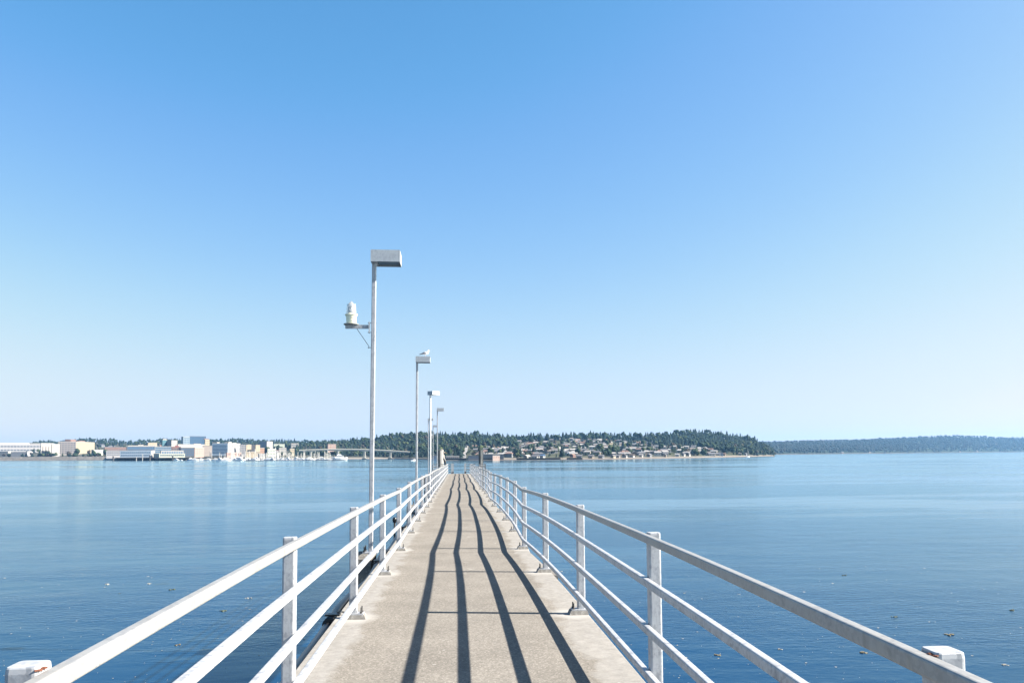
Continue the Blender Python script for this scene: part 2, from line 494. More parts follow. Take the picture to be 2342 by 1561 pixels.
lamp_labels = [
    'nearest lamp post, box shaped head, with a white navigation lantern bracketed on its left',
    'second lamp post along the pier, with a gull standing on its box shaped head',
    'third lamp post along the pier, its box head turned so the bright side faces right',
    'fourth lamp post along the pier, standing just left of the heron',
    'small distant lamp post set further left, its head partly behind the turned one',
    'smallest and furthest lamp post with a small dark lantern on its pole',
]
LX = [-1.508, -1.465, -1.465, -1.47, -2.63, -2.65]
lamp0 = make_lamp()
lamps = []
for k, Y in enumerate(bents):
    o = lamp0 if k == 0 else copy_tree(lamp0)
    zb = base(Y) + DECKZ + 0.024
    o.location = (LX[k], Y, zb)
    o.rotation_euler = (0, R((0.42, 0.22, 0.1, 0.25, 0, 0.1)[k]), R(42) if k == 2 else 0)
    tag(o, lamp_labels[k], 'lamp post', 'box headed lamp posts along the left side of the pier')
    lamps.append((LX[k], Y, zb))
# corner-turned head of the third lamp is the whole post turned on its base

def lathe(mb, prof, c=(0, 0, 0), n=24):
    rings = [[(c[0] + r * math.cos(2 * math.pi * j / n), c[1] + r * math.sin(2 * math.pi * j / n), c[2] + z) for j in range(n)] for r, z in prof]
    mb.loft(rings)
def lantern(name, label, loc, arm=0.33, s=1.0, body=CREAM):
    """navigation lantern on a side bracket; origin at the pole axis, arm level; points to -X"""
    root = empty(name, loc)
    tag(root, label, 'navigation light')
    ax = -arm
    mb = MB(); mb.box((ax / 2 - 0.085, -0.005, 0), (-ax + 0.09, 0.055, 0.062)); mb.build('bracket_arm', GALV, root)
    mb = MB(); mb.box((-0.045, -0.005, -0.01), (0.010, 0.09, 0.20)); pl = mb.build('clamp_plate', GALV, root)
    first = None
    for z in (0.075, -0.09, -0.36):
        for y in (0.052,):
            mb = MB(); mb.cyl((-0.075, 0, 0), (0.075, 0, 0), 0.006, n=6); mb.cyl((0.048, 0, 0), (0.062, 0, 0), 0.013, n=6); mb.cyl((-0.064, 0, 0), (-0.052, 0, 0), 0.013, n=6)
            if first is None: first = mb.build('clamp_bolt', BOLT, root, loc=(0, y, z))
            else: link('clamp_bolt', first.data, root, (0, y, z))
    mb = MB(); mb.cyl((ax + 0.07, -0.005, -0.035), (-0.045, -0.005, -0.35), 0.005, n=6); mb.build('brace_rod', BOLT, root)
    mb = MB(); mb.smooth = True
    lathe(mb, [(0.125, 0.032), (0.132, 0.036), (0.134, 0.046), (0.128, 0.052), (0.09, 0.054)], (ax - 0.03, 0, 0)); mb.build('base_flange', simple('flange_grey', (0.20, 0.21, 0.20), 0.5), root)
    mb = MB(); mb.smooth = True
    lathe(mb, [(0.084, 0.0545), (0.086, 0.08), (0.092, 0.17), (0.100, 0.196), (0.112, 0.203), (0.114, 0.219), (0.102, 0.226), (0.08, 0.228)], (ax - 0.03, 0, 0)); bd = mb.build('lantern_body', body, root)
    mb = MB()
    c0 = Vector((ax - 0.03, 0, 0))
    for dx, z, wv, hv in ((0.010, 0.158, 0.006, 0.030), (0.026, 0.164, 0.020, 0.004), (0.038, 0.152, 0.005, 0.020), (0.026, 0.142, 0.018, 0.004), (0.014, 0.108, 0.014, 0.005), (0.022, 0.098, 0.006, 0.016), (0.036, 0.100, 0.010, 0.012)):
        rr_ = 0.0925; y = -math.sqrt(max(1e-6, rr_ ** 2 - dx ** 2)) - 0.0005
        mb.box((c0.x + dx, y, z), (wv, 0.004, hv), math.asin(dx / rr_) * 1.0)
    mb.build('stencilled_marks', simple('stencil_grey', (0.25, 0.24, 0.25), 0.7), bd)
    mb = MB(); mb.smooth = True
    lathe(mb, [(0.086, 0.2285), (0.087, 0.25), (0.080, 0.36), (0.076, 0.395), (0.060, 0.402), (0.022, 0.437), (0.003, 0.46)], (ax - 0.03, 0, 0)); ln = mb.build('lens', LENS, root)
    mb = MB(); mb.cyl((ax - 0.03, 0, 0.235), (ax - 0.03, 0, 0.37), 0.05, 0.045, n=12); mb.build('lamp_changer', simple('dull_metal', (0.42, 0.43, 0.45), 0.35, 0.6), ln)
    return root
lx, ly, lz = lamps[0]
lantern('navigation_light', 'white cream navigation lantern with clear lens, bracketed off the nearest lamp post', (lx, ly, lz + 3.945))
lx, ly, lz = lamps[5]
lantern('navigation_light', 'small dark navigation lantern on the furthest lamp post', (lx, ly, lz + 3.9), 0.12, 1, simple('dark_lantern', (0.10, 0.10, 0.11), 0.5))

# --- conduit along the deck's left edge, standpipe
root = empty('conduit_pipe', (-1.33, 3, base(3) - 0.15)); W = tuple(root.location)
tag(root, 'black plastic conduit pipe hung along the outer left edge of the pier deck', 'pipe')
mb = MB(); mb.smooth = True; pts = []
Y = -1.5
while Y < 86:
    ph = ((Y - BENT0) / 5.2)
    sag = 0.10 * abs(math.sin(math.pi * ph)) + 0.03 * math.sin(Y * 1.7)
    pts.append((xl(Y) - 0.25 - 0.012 * math.sin(Y * 0.9), Y, base(Y) - 0.075 - sag * 0.8)); Y += 0.5
mb.tube(pts, 0.048, 10)
mb.build('pipe', BLACK, root, world=W)
for i, Y in enumerate([8.45, 13.2, 19.0, 24.2, 33.6, 44.5, 55.0]):
    mb = MB(); mb.smooth = True
    X_ = xl(Y) - 0.25; Z_ = base(Y) - 0.085 - 0.10 * 0.8 * abs(math.sin(math.pi * (Y - BENT0) / 5.2))
    mb.cyl((X_, Y - 0.16, Z_), (X_, Y + 0.16, Z_), 0.066, n=12)
    mb.smooth = False
    mb.box((X_ + 0.02, Y, Z_ + 0.075), (0.15, 0.10, 0.018))
    mb.build('coupling', BLACK, root, world=W)
    mb = MB(); ps = []
    for q in range(6):
        a = math.pi * q / 8; ps.append((X_ + 0.10 + 0.11 * math.cos(a) , Y - 0.05 + 0.02 * q, Z_ - 0.02 + 0.12 * math.sin(a)))
    mb.tube(ps, 0.011, 6); mb.build('rope_tie', PALE, root, world=W)
Y = 18.2; b_ = base(Y)
root = empty('standpipe', (-1.415, Y, b_ - 0.9)); W = tuple(root.location)
tag(root, 'black capped standpipe rising beside the deck edge between the first two lamp posts', 'pipe')
mb = MB(); mb.smooth = True; mb.tube([(-1.33, Y - 0.7, b_ - 0.95), (-1.40, Y - 0.25, b_ - 0.75), (-1.415, Y, b_ - 0.5), (-1.415, Y, b_ + 0.17)], 0.023, 10); mb.build('pipe', BLACK, root, world=W)
mb = MB(); mb.smooth = True; lathe(mb, [(0.02, 0.14), (0.043, 0.155), (0.05, 0.20), (0.046, 0.245), (0.02, 0.265)], (-1.415, Y, b_), 12); mb.build('cap', BLACK, root, world=W)

# --- landing fences at the outer end
ENDST = simple('dull_end_steel', (0.10, 0.115, 0.13), 0.6, 0.2, .1, 6)
def fence(name, label, pts, zb, h=1.07, bars=4, post=0.06, postx=None, mt_=None):
    root = empty(name, (pts[0][0], pts[0][1], zb)); W = tuple(root.location); tag(root, label, 'railing')
    mt_ = mt_ or ENDST
    for a, b in zip(pts[:-1], pts[1:]):
        for k in range(bars):
            mb = MB(); z = zb + h - 0.03 - k * (h - 0.2) / (bars - 1)
            mb.cyl((a[0], a[1], z), (b[0], b[1], z), 0.034, n=6)
            mb.build('rail', mt_, root, world=W)
    for x, y in (postx or pts):
        mb = MB(); mb.box((x, y, zb + h / 2), (post, post, h)); mb.build('post', mt_, root, world=W)
    return root
zl = base(88) + DECKZ
yf = YEND - 0.12
fence('landing_railing', 'grey barred railing across the pier end, left of the gangway gap', [(-2.75, yf - 2.3), (-2.75, yf), (-0.64, yf)], zl, postx=[(-2.75, yf - 2.3), (-2.75, yf), (-1.7, yf)])
fence('landing_railing', 'grey barred railing across the pier end, right of the gangway gap', [(0.86, yf), (3.05, yf), (3.05, yf - 2.3)], zl, postx=[(1.9, yf), (3.05, yf), (3.05, yf - 2.3)])
for x, wd, lb in ((-0.62, 0.22, 'stout grey gate post on the left of the gap at the pier end'), (0.80, 0.12, 'narrow grey gate post on the right of the gap at the pier end')):
    root = empty('gate_post', (x, yf - 0.1, zl)); tag(root, lb, 'post')
    mb = MB(); mb.box((0, 0, 0.56), (wd, 0.12, 1.12)); mb.build('post', GALVH, root)
    mb = MB(); mb.box((wd / 2 + 0.045, -0.01, 0.56), (0.07, 0.08, 1.09)); mb.build('gate_stile', GALV, root)
    mb = MB(); mb.box((wd / 2 + 0.02, -0.08, 0.12), (0.10, 0.06, 0.20)); mb.build('hinge', BLACK, root)
# ladder rail and cage beyond the corners
fence('ladder_cage', 'small white guard cage outside the right corner of the landing', [(2.45, yf + 0.35), (3.0, yf + 0.35), (3.0, yf + 0.9)], zl + 0.35, 0.72, 4, 0.05, mt_=GALV)
fence('ladder_cage', 'small dark and white guard cage outside the left corner of the landing', [(-2.72, yf + 0.35), (-2.35, yf + 0.35), (-2.35, yf + 0.9)], zl + 0.3, 0.75, 4, 0.05, mt_=GALV)
DK_STEEL_SHADE = simple('dark_steel_and_shade', (0.035, 0.045, 0.05), 0.6, 0, .2, 2)  # dark piling steel, also the painted shade on the pale piling
for x, r_, top, lb in ((-1.86, 0.29, 0.50, 'pale round concrete piling left of the gangway gap, behind the heron'), (2.62, 0.235, 0.46, 'dark round piling with its sunlit right side painted pale, right of the gangway gap')):
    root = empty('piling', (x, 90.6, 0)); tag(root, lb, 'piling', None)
    mb = MB(); mb.smooth = True; mb.cyl((0, 0, -2), (0, 0, EYE + top - 0.06), r_, n=24); mb.build('shaft', PILE if x < 0 else DK_STEEL_SHADE, root)
    mb = MB(); mb.box((-r_ * .80, -r_ * .62, EYE / 2 + top / 2 - 1), (r_ * .62, r_ * .5, EYE + top + 1.9)) if x < 0 else mb.box((r_ * .78, -r_ * .55, EYE / 2 + top / 2 - 1), (r_ * .75, r_ * .6, EYE + top + 1.9)); mb.build('light_shade_strip', DK_STEEL_SHADE if x < 0 else PILE, root)  # dark strip paints shade on left piling, pale strip paints sun on right one
    mb = MB(); mb.smooth = True; mb.cyl((0, 0, EYE + top - 0.06), (0, 0, EYE + top + (0.06 if x < 0 else 0)), r_ * 1.01, r_ * 0.8, n=24); mb.build('cap', PILE if x < 0 else DK_STEEL_SHADE, root)

# ------------------------------------------------------------------ birds
def ringed(mb, pts, n=12):
    """pts: (x, y, z, half width, half height) along a body, continuous loft"""
    rings = []
    P = [Vector(q[:3]) for q in pts]
    for i, q in enumerate(pts):
        t_ = (P[min(i + 1, len(P) - 1)] - P[max(i - 1, 0)]).normalized()
        side = Vector((0, 1, 0)); side = (side - t_ * side.dot(t_)).normalized()
        up = side.cross(t_)
        rings.append([P[i] + side * math.cos(2 * math.pi * j / n) * q[3] + up * math.sin(2 * math.pi * j / n) * q[4] for j in range(n)])
    mb.loft(rings)
FEW = simple('white_plumage', (0.78, 0.78, 0.77), 0.8, 0, 0.05, 30)
FEG = simple('grey_plumage', (0.28, 0.28, 0.31), 0.8, 0, 0.2, 30)
FED = simple('dark_plumage', (0.045, 0.047, 0.055), 0.8, 0, 0.3, 30)
FES = simple('slate_plumage', (0.16, 0.17, 0.17), 0.8, 0, 0.3, 20)
FEN = simple('pale_neck_plumage', (0.52, 0.47, 0.42), 0.8, 0, 0.2, 20)
BILL = simple('bill_horn', (0.55, 0.36, 0.14), 0.5)
LEG = simple('pink_leg', (0.55, 0.38, 0.36), 0.6)
lx, ly, lz = lamps[1]
root = empty('gull', (lx + 0.30, ly - 0.02, lz + 5.278))
tag(root, 'white gull with grey wings standing on the second lamp head, facing right', 'gull')
mb = MB(); mb.smooth = True
ringed(mb, [(-0.175, 0, 0.085, .006, .004), (-0.13, 0, .10, .03, .012), (-0.08, 0, .118, .05, .035), (-0.02, 0, .125, .062, .052), (0.04, 0, .128, .062, .058), (0.085, 0, .148, .05, .052), (0.108, 0, .178, .034, .036), (0.112, 0, .205, .027, .028), (0.118, 0, .226, .027, .025), (0.135, 0, .230, .018, .018), (0.148, 0, .228, .008, .009)])
for s in (-1, 1):
    mb.cur = 2
    mb.tube([(0.015, s * .02, 0.085), (0.018, s * .021, 0.035), (0.012, s * .021, 0.003)], [.007, .004, .004], 6)
    for a in (-.5, 0, .5): mb.tube([(0.012, s * .021, 0.004), (0.045 * math.cos(a) + .01, s * .021 + 0.04 * math.sin(a), 0.003)], [.004, .002], 5)
mb.build('body', [FEW, FEG, LEG], root)
mb = MB(); mb.smooth = True
mb.tube([(0.144, 0, .229), (0.17, 0, .226), (0.186, 0, .217)], [.0075, .006, .002], 8); mb.build('bill', BILL, root)
for s in (-1, 1):
    mb = MB(); mb.smooth = True
    ringed(mb, [(0.065, s * .052, .140, .006, .02), (0.03, s * .062, .137, .009, .040), (-0.03, s * .058, .125, .009, .044), (-0.09, s * .042, .112, .008, .026), (-0.14, s * .022, .097, .006, .014), (-0.20, s * .010, .083, .003, .005)], 10)
    wg = mb.build('wing', FEG, root)
    mb = MB(); mb.smooth = True
    ringed(mb, [(-0.11, s * .036, .104, .006, .014), (-0.16, s * .018, .090, .006, .010), (-0.225, s * .008, .080, .002, .003)], 8)
    mb.build('wing_tip', FED, wg)
    mb = MB(); mb.cyl((0.128, s * .0235, .232), (0.128, s * .027, .232), .004, n=8); mb.build('eye', BLACK, root)

YH = 59.8
root = empty('heron', (xl(YH) + 0.062, YH, base(YH) + 1.0655))
tag(root, 'grey heron perched upright on the far left railing with its bill pointing right', 'heron')
mb = MB(); mb.smooth = True; mb.cur = 0
ringed(mb, [(0.13, 0, .05, .008, .010), (0.115, 0, .13, .035, .03), (0.10, 0, .24, .065, .06), (0.07, 0, .36, .088, .085), (0.03, 0, .47, .088, .085), (-0.01, 0, .555, .07, .065)], 14)
mb.cur = 1
ringed(mb, [(-0.005, 0, .53, .066, .062), (-0.015, 0, .60, .048, .046), (0.005, 0, .68, .036, .036), (0.0, 0, .78, .030, .030), (-0.04, 0, .87, .026, .026), (-0.055, 0, .945, .026, .026), (-0.03, 0, .995, .032, .030), (0.015, 0, 1.005, .030, .028), (0.05, 0, .998, .016, .016)], 12)
mb.cur = 2
for s in (-1, 1):
    mb.tube([(0.06, s * .03, 0.24), (0.035, s * .03, 0.12), (0.0, s * .03, 0.008)], [.016, .009, .007], 8)
    for a in (-.6, 0, .6): mb.tube([(0.0, s * .03, 0.008), (0.05 * math.cos(a), s * .03 + 0.05 * math.sin(a), 0.004)], [.007, .004], 5)
    mb.tube([(0.0, s * .03, 0.008), (-0.035, s * .03, 0.0)], [.006, .003], 5)
mb.build('body', [FES, FEN, FED], root)
mb = MB(); mb.smooth = True; mb.tube([(0.045, 0, 1.0), (0.12, 0, .985), (0.215, 0, .963)], [.014, .011, .002], 8); mb.build('bill', BILL, root)
mb = MB(); mb.smooth = True; mb.tube([(0.03, 0, 1.028), (-0.03, 0, 1.03), (-0.11, 0, .985)], [.006, .012, .002], 8); mb.build('crest', FED, root)
for s in (-1, 1):
    mb = MB(); mb.smooth = True
    ringed(mb, [(-0.03, s * .062, .56, .01, .02), (0.0, s * .085, .49, .014, .06), (0.06, s * .09, .36, .014, .085), (0.105, s * .066, .22, .012, .06), (0.13, s * .03, .08, .008, .02), (0.14, s * .015, .0, .003, .005)], 10)
    mb.build('wing', FED if s < 0 else FES, root)

# ------------------------------------------------------------------ the far shores
def interp(tab):
    xs = [a for a, _ in tab]; ys = [b for _, b in tab]
    return lambda x: float(np.interp(x, xs, ys))
def ysea(x, d): return horizon(x) + EYE * FPX / d            # photo row of the water at distance d
class Land:
    """a stretch of land: shore distance, skyline row and ridge distance along the view; t runs 0 (shore) .. 1 (ridge)"""
    def __init__(s, x0, x1, shore, ridge, rd, treepx, g=0.8, seed=0.0):
        s.x0, s.x1, s.g, s.seed = x0, x1, g, seed
        s.shore, s.ridge, s.rd, s.tp = interp(shore), interp(ridge), interp(rd), interp(treepx) if isinstance(treepx, list) else (lambda x: treepx)
    def d(s, x, t): return s.shore(x) + t * (s.rd(x) - s.shore(x))
    def row(s, x, t):
        ys = ysea(x, s.shore(x)); yr = min(s.ridge(x) + s.tp(x), ys - 2)
        k = max(0.0, min(t, 1.0)) ** s.g
        wv = 0.6 * math.sin(x * 0.05 + t * 9 + s.seed) * math.sin(t * math.pi)
        return ys + (yr - ys) * k + wv
    def z(s, x, t):
        D = s.d(x, min(t, 1.0))
        z = EYE - (s.row(x, t) - horizon(x)) * D / FPX
        if t > 1: z -= (t - 1) * 60
        return z
    def pt(s, x, t): return gp(x, s.d(x, t), s.z(x, t))
    def at_row(s, x, y):
        ys = ysea(x, s.shore(x)); yr = min(s.ridge(x) + s.tp(x), ys - 2)
        k = max(0.0, min(1.0, (y - ys) / (yr - ys)))
        t = k ** (1 / s.g); return t, s.d(x, t), s.pt(x, t)
    def mesh(s, name, mat, label, nt_=26, dx=6):
        mb = MB(); mb.smooth = True; rows = []
        ts = [-0.02] + [i / nt_ for i in range(nt_ + 1)] + [1.15, 1.5]
        xs = np.arange(s.x0, s.x1 + 0.1, dx)
        rings = []
        for x in xs:
            r = []
            for t in ts:
                if t < 0: p = gp(x, s.d(x, 0) - 4, -3)
                else:
                    p = s.pt(x, t) if t <= 1 else gp(x, s.d(x, t), s.z(x, t))
                r.append(p)
            rings.append(r)
        n = len(ts)
        base_i = 0
        for r in rings: mb.v += [tuple(p) for p in r]
        for i in range(len(rings) - 1):
            for j in range(n - 1):
                a = i * n + j
                mb.f.append([a, a + n, a + n + 1, a + 1]); mb.mi.append(0); mb.sm.append(True)
        o = mb.build(name, mat)
        return tag(o, label, kind='structure')

CITY = Land(-260, 905,
    [(-260, 1560), (0, 1540), (245, 1480), (262, 1290), (420, 1260), (560, 1250), (905, 1280)],
    [(-260, 1026), (0, 1024), (80, 1009), (95, 1007), (130, 1009), (180, 1003), (240, 1003), (270, 1006), (300, 1009), (330, 1006), (370, 1003), (440, 1005), (500, 1004), (560, 1003), (600, 1006), (640, 1005), (680, 1007), (760, 1006), (800, 1005), (840, 1002), (905, 1003)],
    [(-260, 2900), (905, 2900)], 7.5, 0.75)
HILL = Land(655, 1776,
    [(655, 1480), (760, 1430), (850, 1380), (900, 1290), (950, 1140), (1000, 1000), (1060, 880), (1200, 870), (1400, 890), (1500, 960), (1600, 1060), (1700, 1230), (1776, 1420)],
    [(655, 1022), (700, 1012), (760, 1008), (820, 1002), (860, 996), (900, 992), (940, 990), (980, 988), (1050, 989), (1100, 990), (1150, 993), (1180, 995), (1260, 991), (1330, 990), (1380, 989), (1430, 992), (1470, 992), (1500, 989), (1540, 985), (1580, 983), (1620, 984), (1660, 989), (1700, 998), (1740, 1009), (1762, 1022), (1776, 1038)],
    [(655, 2000), (900, 1900), (1200, 1750), (1500, 1800), (1700, 1750), (1776, 1500)],
    [(655, 11), (1200, 14), (1640, 13), (1740, 9), (1776, 2)], 0.85, 2.0)
FAR = Land(1700, 2700,
    [(1700, 2300), (1780, 2350), (2000, 2900), (2342, 4000), (2700, 4300)],
    [(1700, 1010), (1780, 1009), (1860, 1006), (1960, 1003), (2050, 1000), (2100, 997), (2150, 994), (2190, 993.5), (2250, 995), (2300, 998), (2342, 998), (2500, 1002), (2700, 1006)],
    [(1700, 3400), (2342, 4900), (2700, 5100)], 4.5, 0.8, 5.0)

def landmat(name, a, b, c, sc=0.05, bk=1.0):
    mt, t, p = newmat(name)
    v = coords(t)
    n1 = noise(t, v, sc, 5, 0.65); n2 = noise(t, v, sc * 5, 4, 0.6)
    f = mth(t, 'ADD', mth(t, 'MULTIPLY', n1, 0.6), mth(t, 'MULTIPLY', n2, 0.4))
    r = ramp(t, f, [(0.38, a), (0.5, b), (0.62, c)])
    # bare shingle beach close to the water level
    tc = t.nodes.new('ShaderNodeTexCoord'); sx = t.nodes.new('ShaderNodeSeparateXYZ'); t.links.new(tc.outputs['Object'], sx.inputs[0])
    zz = mth(t, 'ADD', sx.outputs[2], mth(t, 'MULTIPLY', n2, 1.4))
    br = ramp(t, mth(t, 'DIVIDE', zz, 10.0), [(0.06, (0.085 * bk, 0.075 * bk, 0.07 * bk)), (0.16, (0.20 * bk, 0.175 * bk, 0.15 * bk)), (0.30, (0.22 * bk, 0.20 * bk, 0.17 * bk))])
    fr = ramp(t, mth(t, 'DIVIDE', zz, 10.0), [(0.26, 0), (0.33, 1)])
    c_ = mixc(t, fr.outputs[0], br.outputs[0], r.outputs[0])
    t.links.new(c_, p.inputs['Base Color']); p.inputs['Roughness'].default_value = 1.0; p.inputs['Specular IOR Level'].default_value = 0.1
    return mt
G_CITY = landmat('city_ground', (0.022, 0.032, 0.018), (0.06, 0.06, 0.045), (0.12, 0.11, 0.095))
G_HILL = landmat('hill_ground', (0.018, 0.028, 0.014), (0.045, 0.05, 0.03), (0.13, 0.12, 0.085), 0.05, 0.75)
G_FAR = landmat('far_ground', (0.012, 0.022, 0.014), (0.02, 0.032, 0.018), (0.03, 0.04, 0.025), 0.05, 0.35)
CITY.mesh('city_terrain', G_CITY, 'low built up shore rising to a wooded ridge, left of the pier')
HILL.mesh('hillside_terrain', G_HILL, 'hillside of houses and woods with a pale beach at its foot')
FAR.mesh('far_hills', G_FAR, 'low distant wooded hills on the right, blue with distance')

# --- trees
def leafmat(name, c):
    mt, t, p = newmat(name)
    v = coords(t); n = noise(t, v, 0.25, 4, 0.7)
    r = ramp(t, n, [(0.35, tuple(q * 0.55 for q in c)), (0.65, tuple(q * 1.35 for q in c))])
    t.links.new(r.outputs[0], p.inputs['Base Color']); p.inputs['Roughness'].default_value = 0.9; p.inputs['Specular IOR Level'].default_value = 0.15
    return mt
L_CON = leafmat('conifer_needles', (0.009, 0.020, 0.016))
L_DEC = leafmat('broad_leaves', (0.019, 0.034, 0.017))
L_LIT = leafmat('light_leaves', (0.042, 0.056, 0.024))
L_RED = leafmat('brownish_leaves', (0.040, 0.033, 0.024))
L_FAR = simple('far_needles', (0.007, 0.016, 0.014), 0.95, 0, .05, .02)
BARK = simple('bark', (0.06, 0.045, 0.035), 0.9)

def conifer_arr(r, h, w, tiers=5, seg=7):
    """jagged layered cone, list of verts and tris (numpy)"""
    vs, fs = [], []
    for k in range(tiers):
        f = k / tiers
        zb = h * (0.10 + 0.86 * f) ; zt = min(h * 1.0, zb + h * (0.34 - 0.1 * f))
        if k == tiers - 1: zt = h
        rad = w * (1 - f) ** 0.85 * r.uniform(.85, 1.1) + 0.05 * w
        b = len(vs); ph = r.uniform(0, 6)
        ox, oy = r.uniform(-.06, .06, 2) * w
        for j in range(seg):
            a = ph + 2 * math.pi * j / seg
            q = rad * r.uniform(.62, 1.2)
            vs.append((ox + q * math.cos(a), oy + q * math.sin(a), zb - h * r.uniform(0, .05)))
        vs.append((0, 0, zt))
        for j in range(seg): fs.append((b + j, b + (j + 1) % seg, b + seg))
    return vs, fs
ICO = None
def ico():
    global ICO
    if ICO is None:
        import bmesh
        bm = bmesh.new(); bmesh.ops.create_icosphere(bm, subdivisions=2, radius=1)
        bm.verts.ensure_lookup_table()
        ICO = ([tuple(v.co) for v in bm.verts], [tuple(v.index for v in f.verts) for f in bm.faces]); bm.free()
    return ICO
OCT = ([(1, 0, 0), (-1, 0, 0), (0, 1, 0), (0, -1, 0), (0, 0, 1), (0, 0, -1), (.6, .6, .5), (-.6, .6, .5), (.6, -.6, .5), (-.6, -.6, .5)],
       [(4, 6, 8), (4, 7, 6), (4, 9, 7), (4, 8, 9), (0, 8, 6), (2, 6, 7), (1, 7, 9), (3, 9, 8), (5, 6, 2), (5, 0, 6), (5, 8, 0), (5, 3, 8), (5, 9, 3), (5, 1, 9), (5, 7, 1), (5, 2, 7)])
def broad_arr(r, h, w, clumps=6, fine=True):
    vs, fs = [], []
    iv, if_ = ico() if fine else OCT
    for k in range(clumps):
        a = r.uniform(0, 6.28); q = w * r.uniform(0.1, 0.62) if k else 0
        c = (q * math.cos(a), q * math.sin(a), h * (r.uniform(.38, .78) if k else .62))
        s = w * r.uniform(.38, .62); sz = h * r.uniform(.18, .30)
        b = len(vs)
        for x, y, z in iv:
            n = r.uniform(.72, 1.2)
            vs.append((c[0] + x * s * n, c[1] + y * s * n, c[2] + z * sz * n))
        fs += [tuple(b + i for i in f) for f in if_]
    return vs, fs
def arrmesh(name, vs, fs, mats, mi=None):
    me = bpy.data.meshes.new(name)
    vs = np.asarray(vs, dtype=np.float32); fs = np.asarray(fs, dtype=np.int32)
    me.vertices.add(len(vs)); me.vertices.foreach_set('co', vs.ravel())
    me.loops.add(fs.size); me.loops.foreach_set('vertex_index', fs.ravel())
    me.polygons.add(len(fs)); me.polygons.foreach_set('loop_start', np.arange(0, fs.size, 3, dtype=np.int32))
    me.polygons.foreach_set('loop_total', np.full(len(fs), 3, dtype=np.int32))
    for q in mats: me.materials.append(q)
    if mi is not None: me.polygons.foreach_set('material_index', np.asarray(mi, dtype=np.int32))
    me.update(calc_edges=True); me.validate()
    return me
# prototypes at unit-ish size (10 m tall) used for the single trees
CONP = [conifer_arr(rng, 10, 3.1, 8, 9) for _ in range(5)]
BROP = [broad_arr(rng, 10, 4.2, 9) for _ in range(5)]
CONM = [arrmesh('crown', v, f, [L_CON]) for v, f in CONP]
BROM = {k: [arrmesh('crown', v, f, [mt_]) for v, f in BROP] for k, mt_ in (('dec', L_DEC), ('lit', L_LIT), ('red', L_RED))}
mb = MB(); mb.cyl((0, 0, -0.5), (0, 0, 4.5), 0.22, 0.10, n=6); TR = mb.build('trunk', BARK); TRUNK = TR.data; bpy.data.objects.remove(TR)
def tree(kind, p, h, label, group, wf=1.0, i=None):
    i = random.randrange(5) if i is None else i
    nm = {'con': 'conifer', 'dec': 'leafy_tree', 'lit': 'leafy_tree', 'red': 'leafy_tree', 'pop': 'poplar'}[kind]
    root = empty(nm, p, random.uniform(0, 6.28)); root.empty_display_size = 1
    me = CONM[i] if kind == 'con' else BROM['dec'][i] if kind == 'pop' else BROM[kind][i]
    c = link('crown', me, root); s = h / 10
    c.scale = (s * wf, s * wf, s) if kind != 'pop' else (s * .38, s * .38, s)
    t_ = link('trunk', TRUNK, root); t_.scale = (s, s, s)
    return tag(root, label, 'tree', group)

def woods(name, label, land, specs, mats):
    """specs: list of (x, t, kind, h); one mass of woodland, every tree a few jagged faces"""
    V, Fc, M = [], [], []; nb = 0
    for x, t, kind, h in specs:
        p = land.pt(x, t)
        if kind == 0:
            v, f = conifer_arr(rng, h, h * rng.uniform(.24, .36), 4, 6)
        else:
            v, f = broad_arr(rng, h, h * rng.uniform(.38, .55), 4, False)
        v = np.array(v) + np.array([p.x, p.y, p.z - 0.3]); f = np.array(f) + nb
        nb += len(v); V.append(v); Fc.append(f); M.append(np.full(len(f), kind))
    me = arrmesh(name, np.concatenate(V), np.concatenate(Fc), mats, np.concatenate(M))
    o = link(name, me); return tag(o, label, kind='stuff')

def zone(x):
    for lim, s in ((1010, 'behind the lamp posts'), (1095, 'seen between the two pilings'), (1200, 'just right of the right piling'), (1330, 'on the left half of the hillside'), (1450, 'on the middle of the hillside'), (1580, 'toward the wooded end of the hillside'), (3000, 'at the foot of the wooded end')):
        if x < lim: return s
def band(t): return 'low by the beach' if t < .22 else 'halfway up the slope' if t < .6 else 'high near the ridge'

# masks of open, built-up ground on the hill: density of forest
def hill_cover(x, t):
    if x < 1060: return 0.95 if not (900 < x < 1010 and .45 < t < .7) else 0.5
    if x < 1180: return 0.85 if t > .55 else 0.35
    edge = float(np.interp(x, [1180, 1300, 1480, 1540, 1600, 1650, 1700], [.90, .93, .80, .52, .34, .14, .05]))
    return 0.97 if t > edge else 0.27
specs = []
for _ in range(5200):
    x = rng.uniform(668, 1772); t = rng.uniform(0.03, 1.0) ** 0.9
    if x < 905 and rng.random() < .15: continue
    if rng.random() > hill_cover(x, t): continue
    op = hill_cover(x, t) < .4
    if t < .12 and x < 1650 and x > 950 and rng.random() < .6: continue
    k = 0 if rng.random() < (.62 if not op else .3) + (.25 if x > 1480 and t > .4 else 0) else (1 if rng.random() < .7 else 2 if rng.random() < .7 else 3)
    h = rng.uniform(8, 15) if not op else rng.uniform(3.5, 6.5)
    if x > 1735: h *= .75
    specs.append((x, t, k, h))
for x in np.arange(668, 1768, 3.0):      # skyline
    x += rng.uniform(-1.5, 1.5)
    specs.append((x, rng.uniform(.93, 1.0), 0 if rng.random() < .7 else 1, rng.uniform(9, 20) * (.6 if x > 1735 else 1)))
woods('woodland', 'dark woodland of conifers and leafy trees covering the hillside', HILL, specs, [L_CON, L_DEC, L_LIT, L_RED])
specs = []
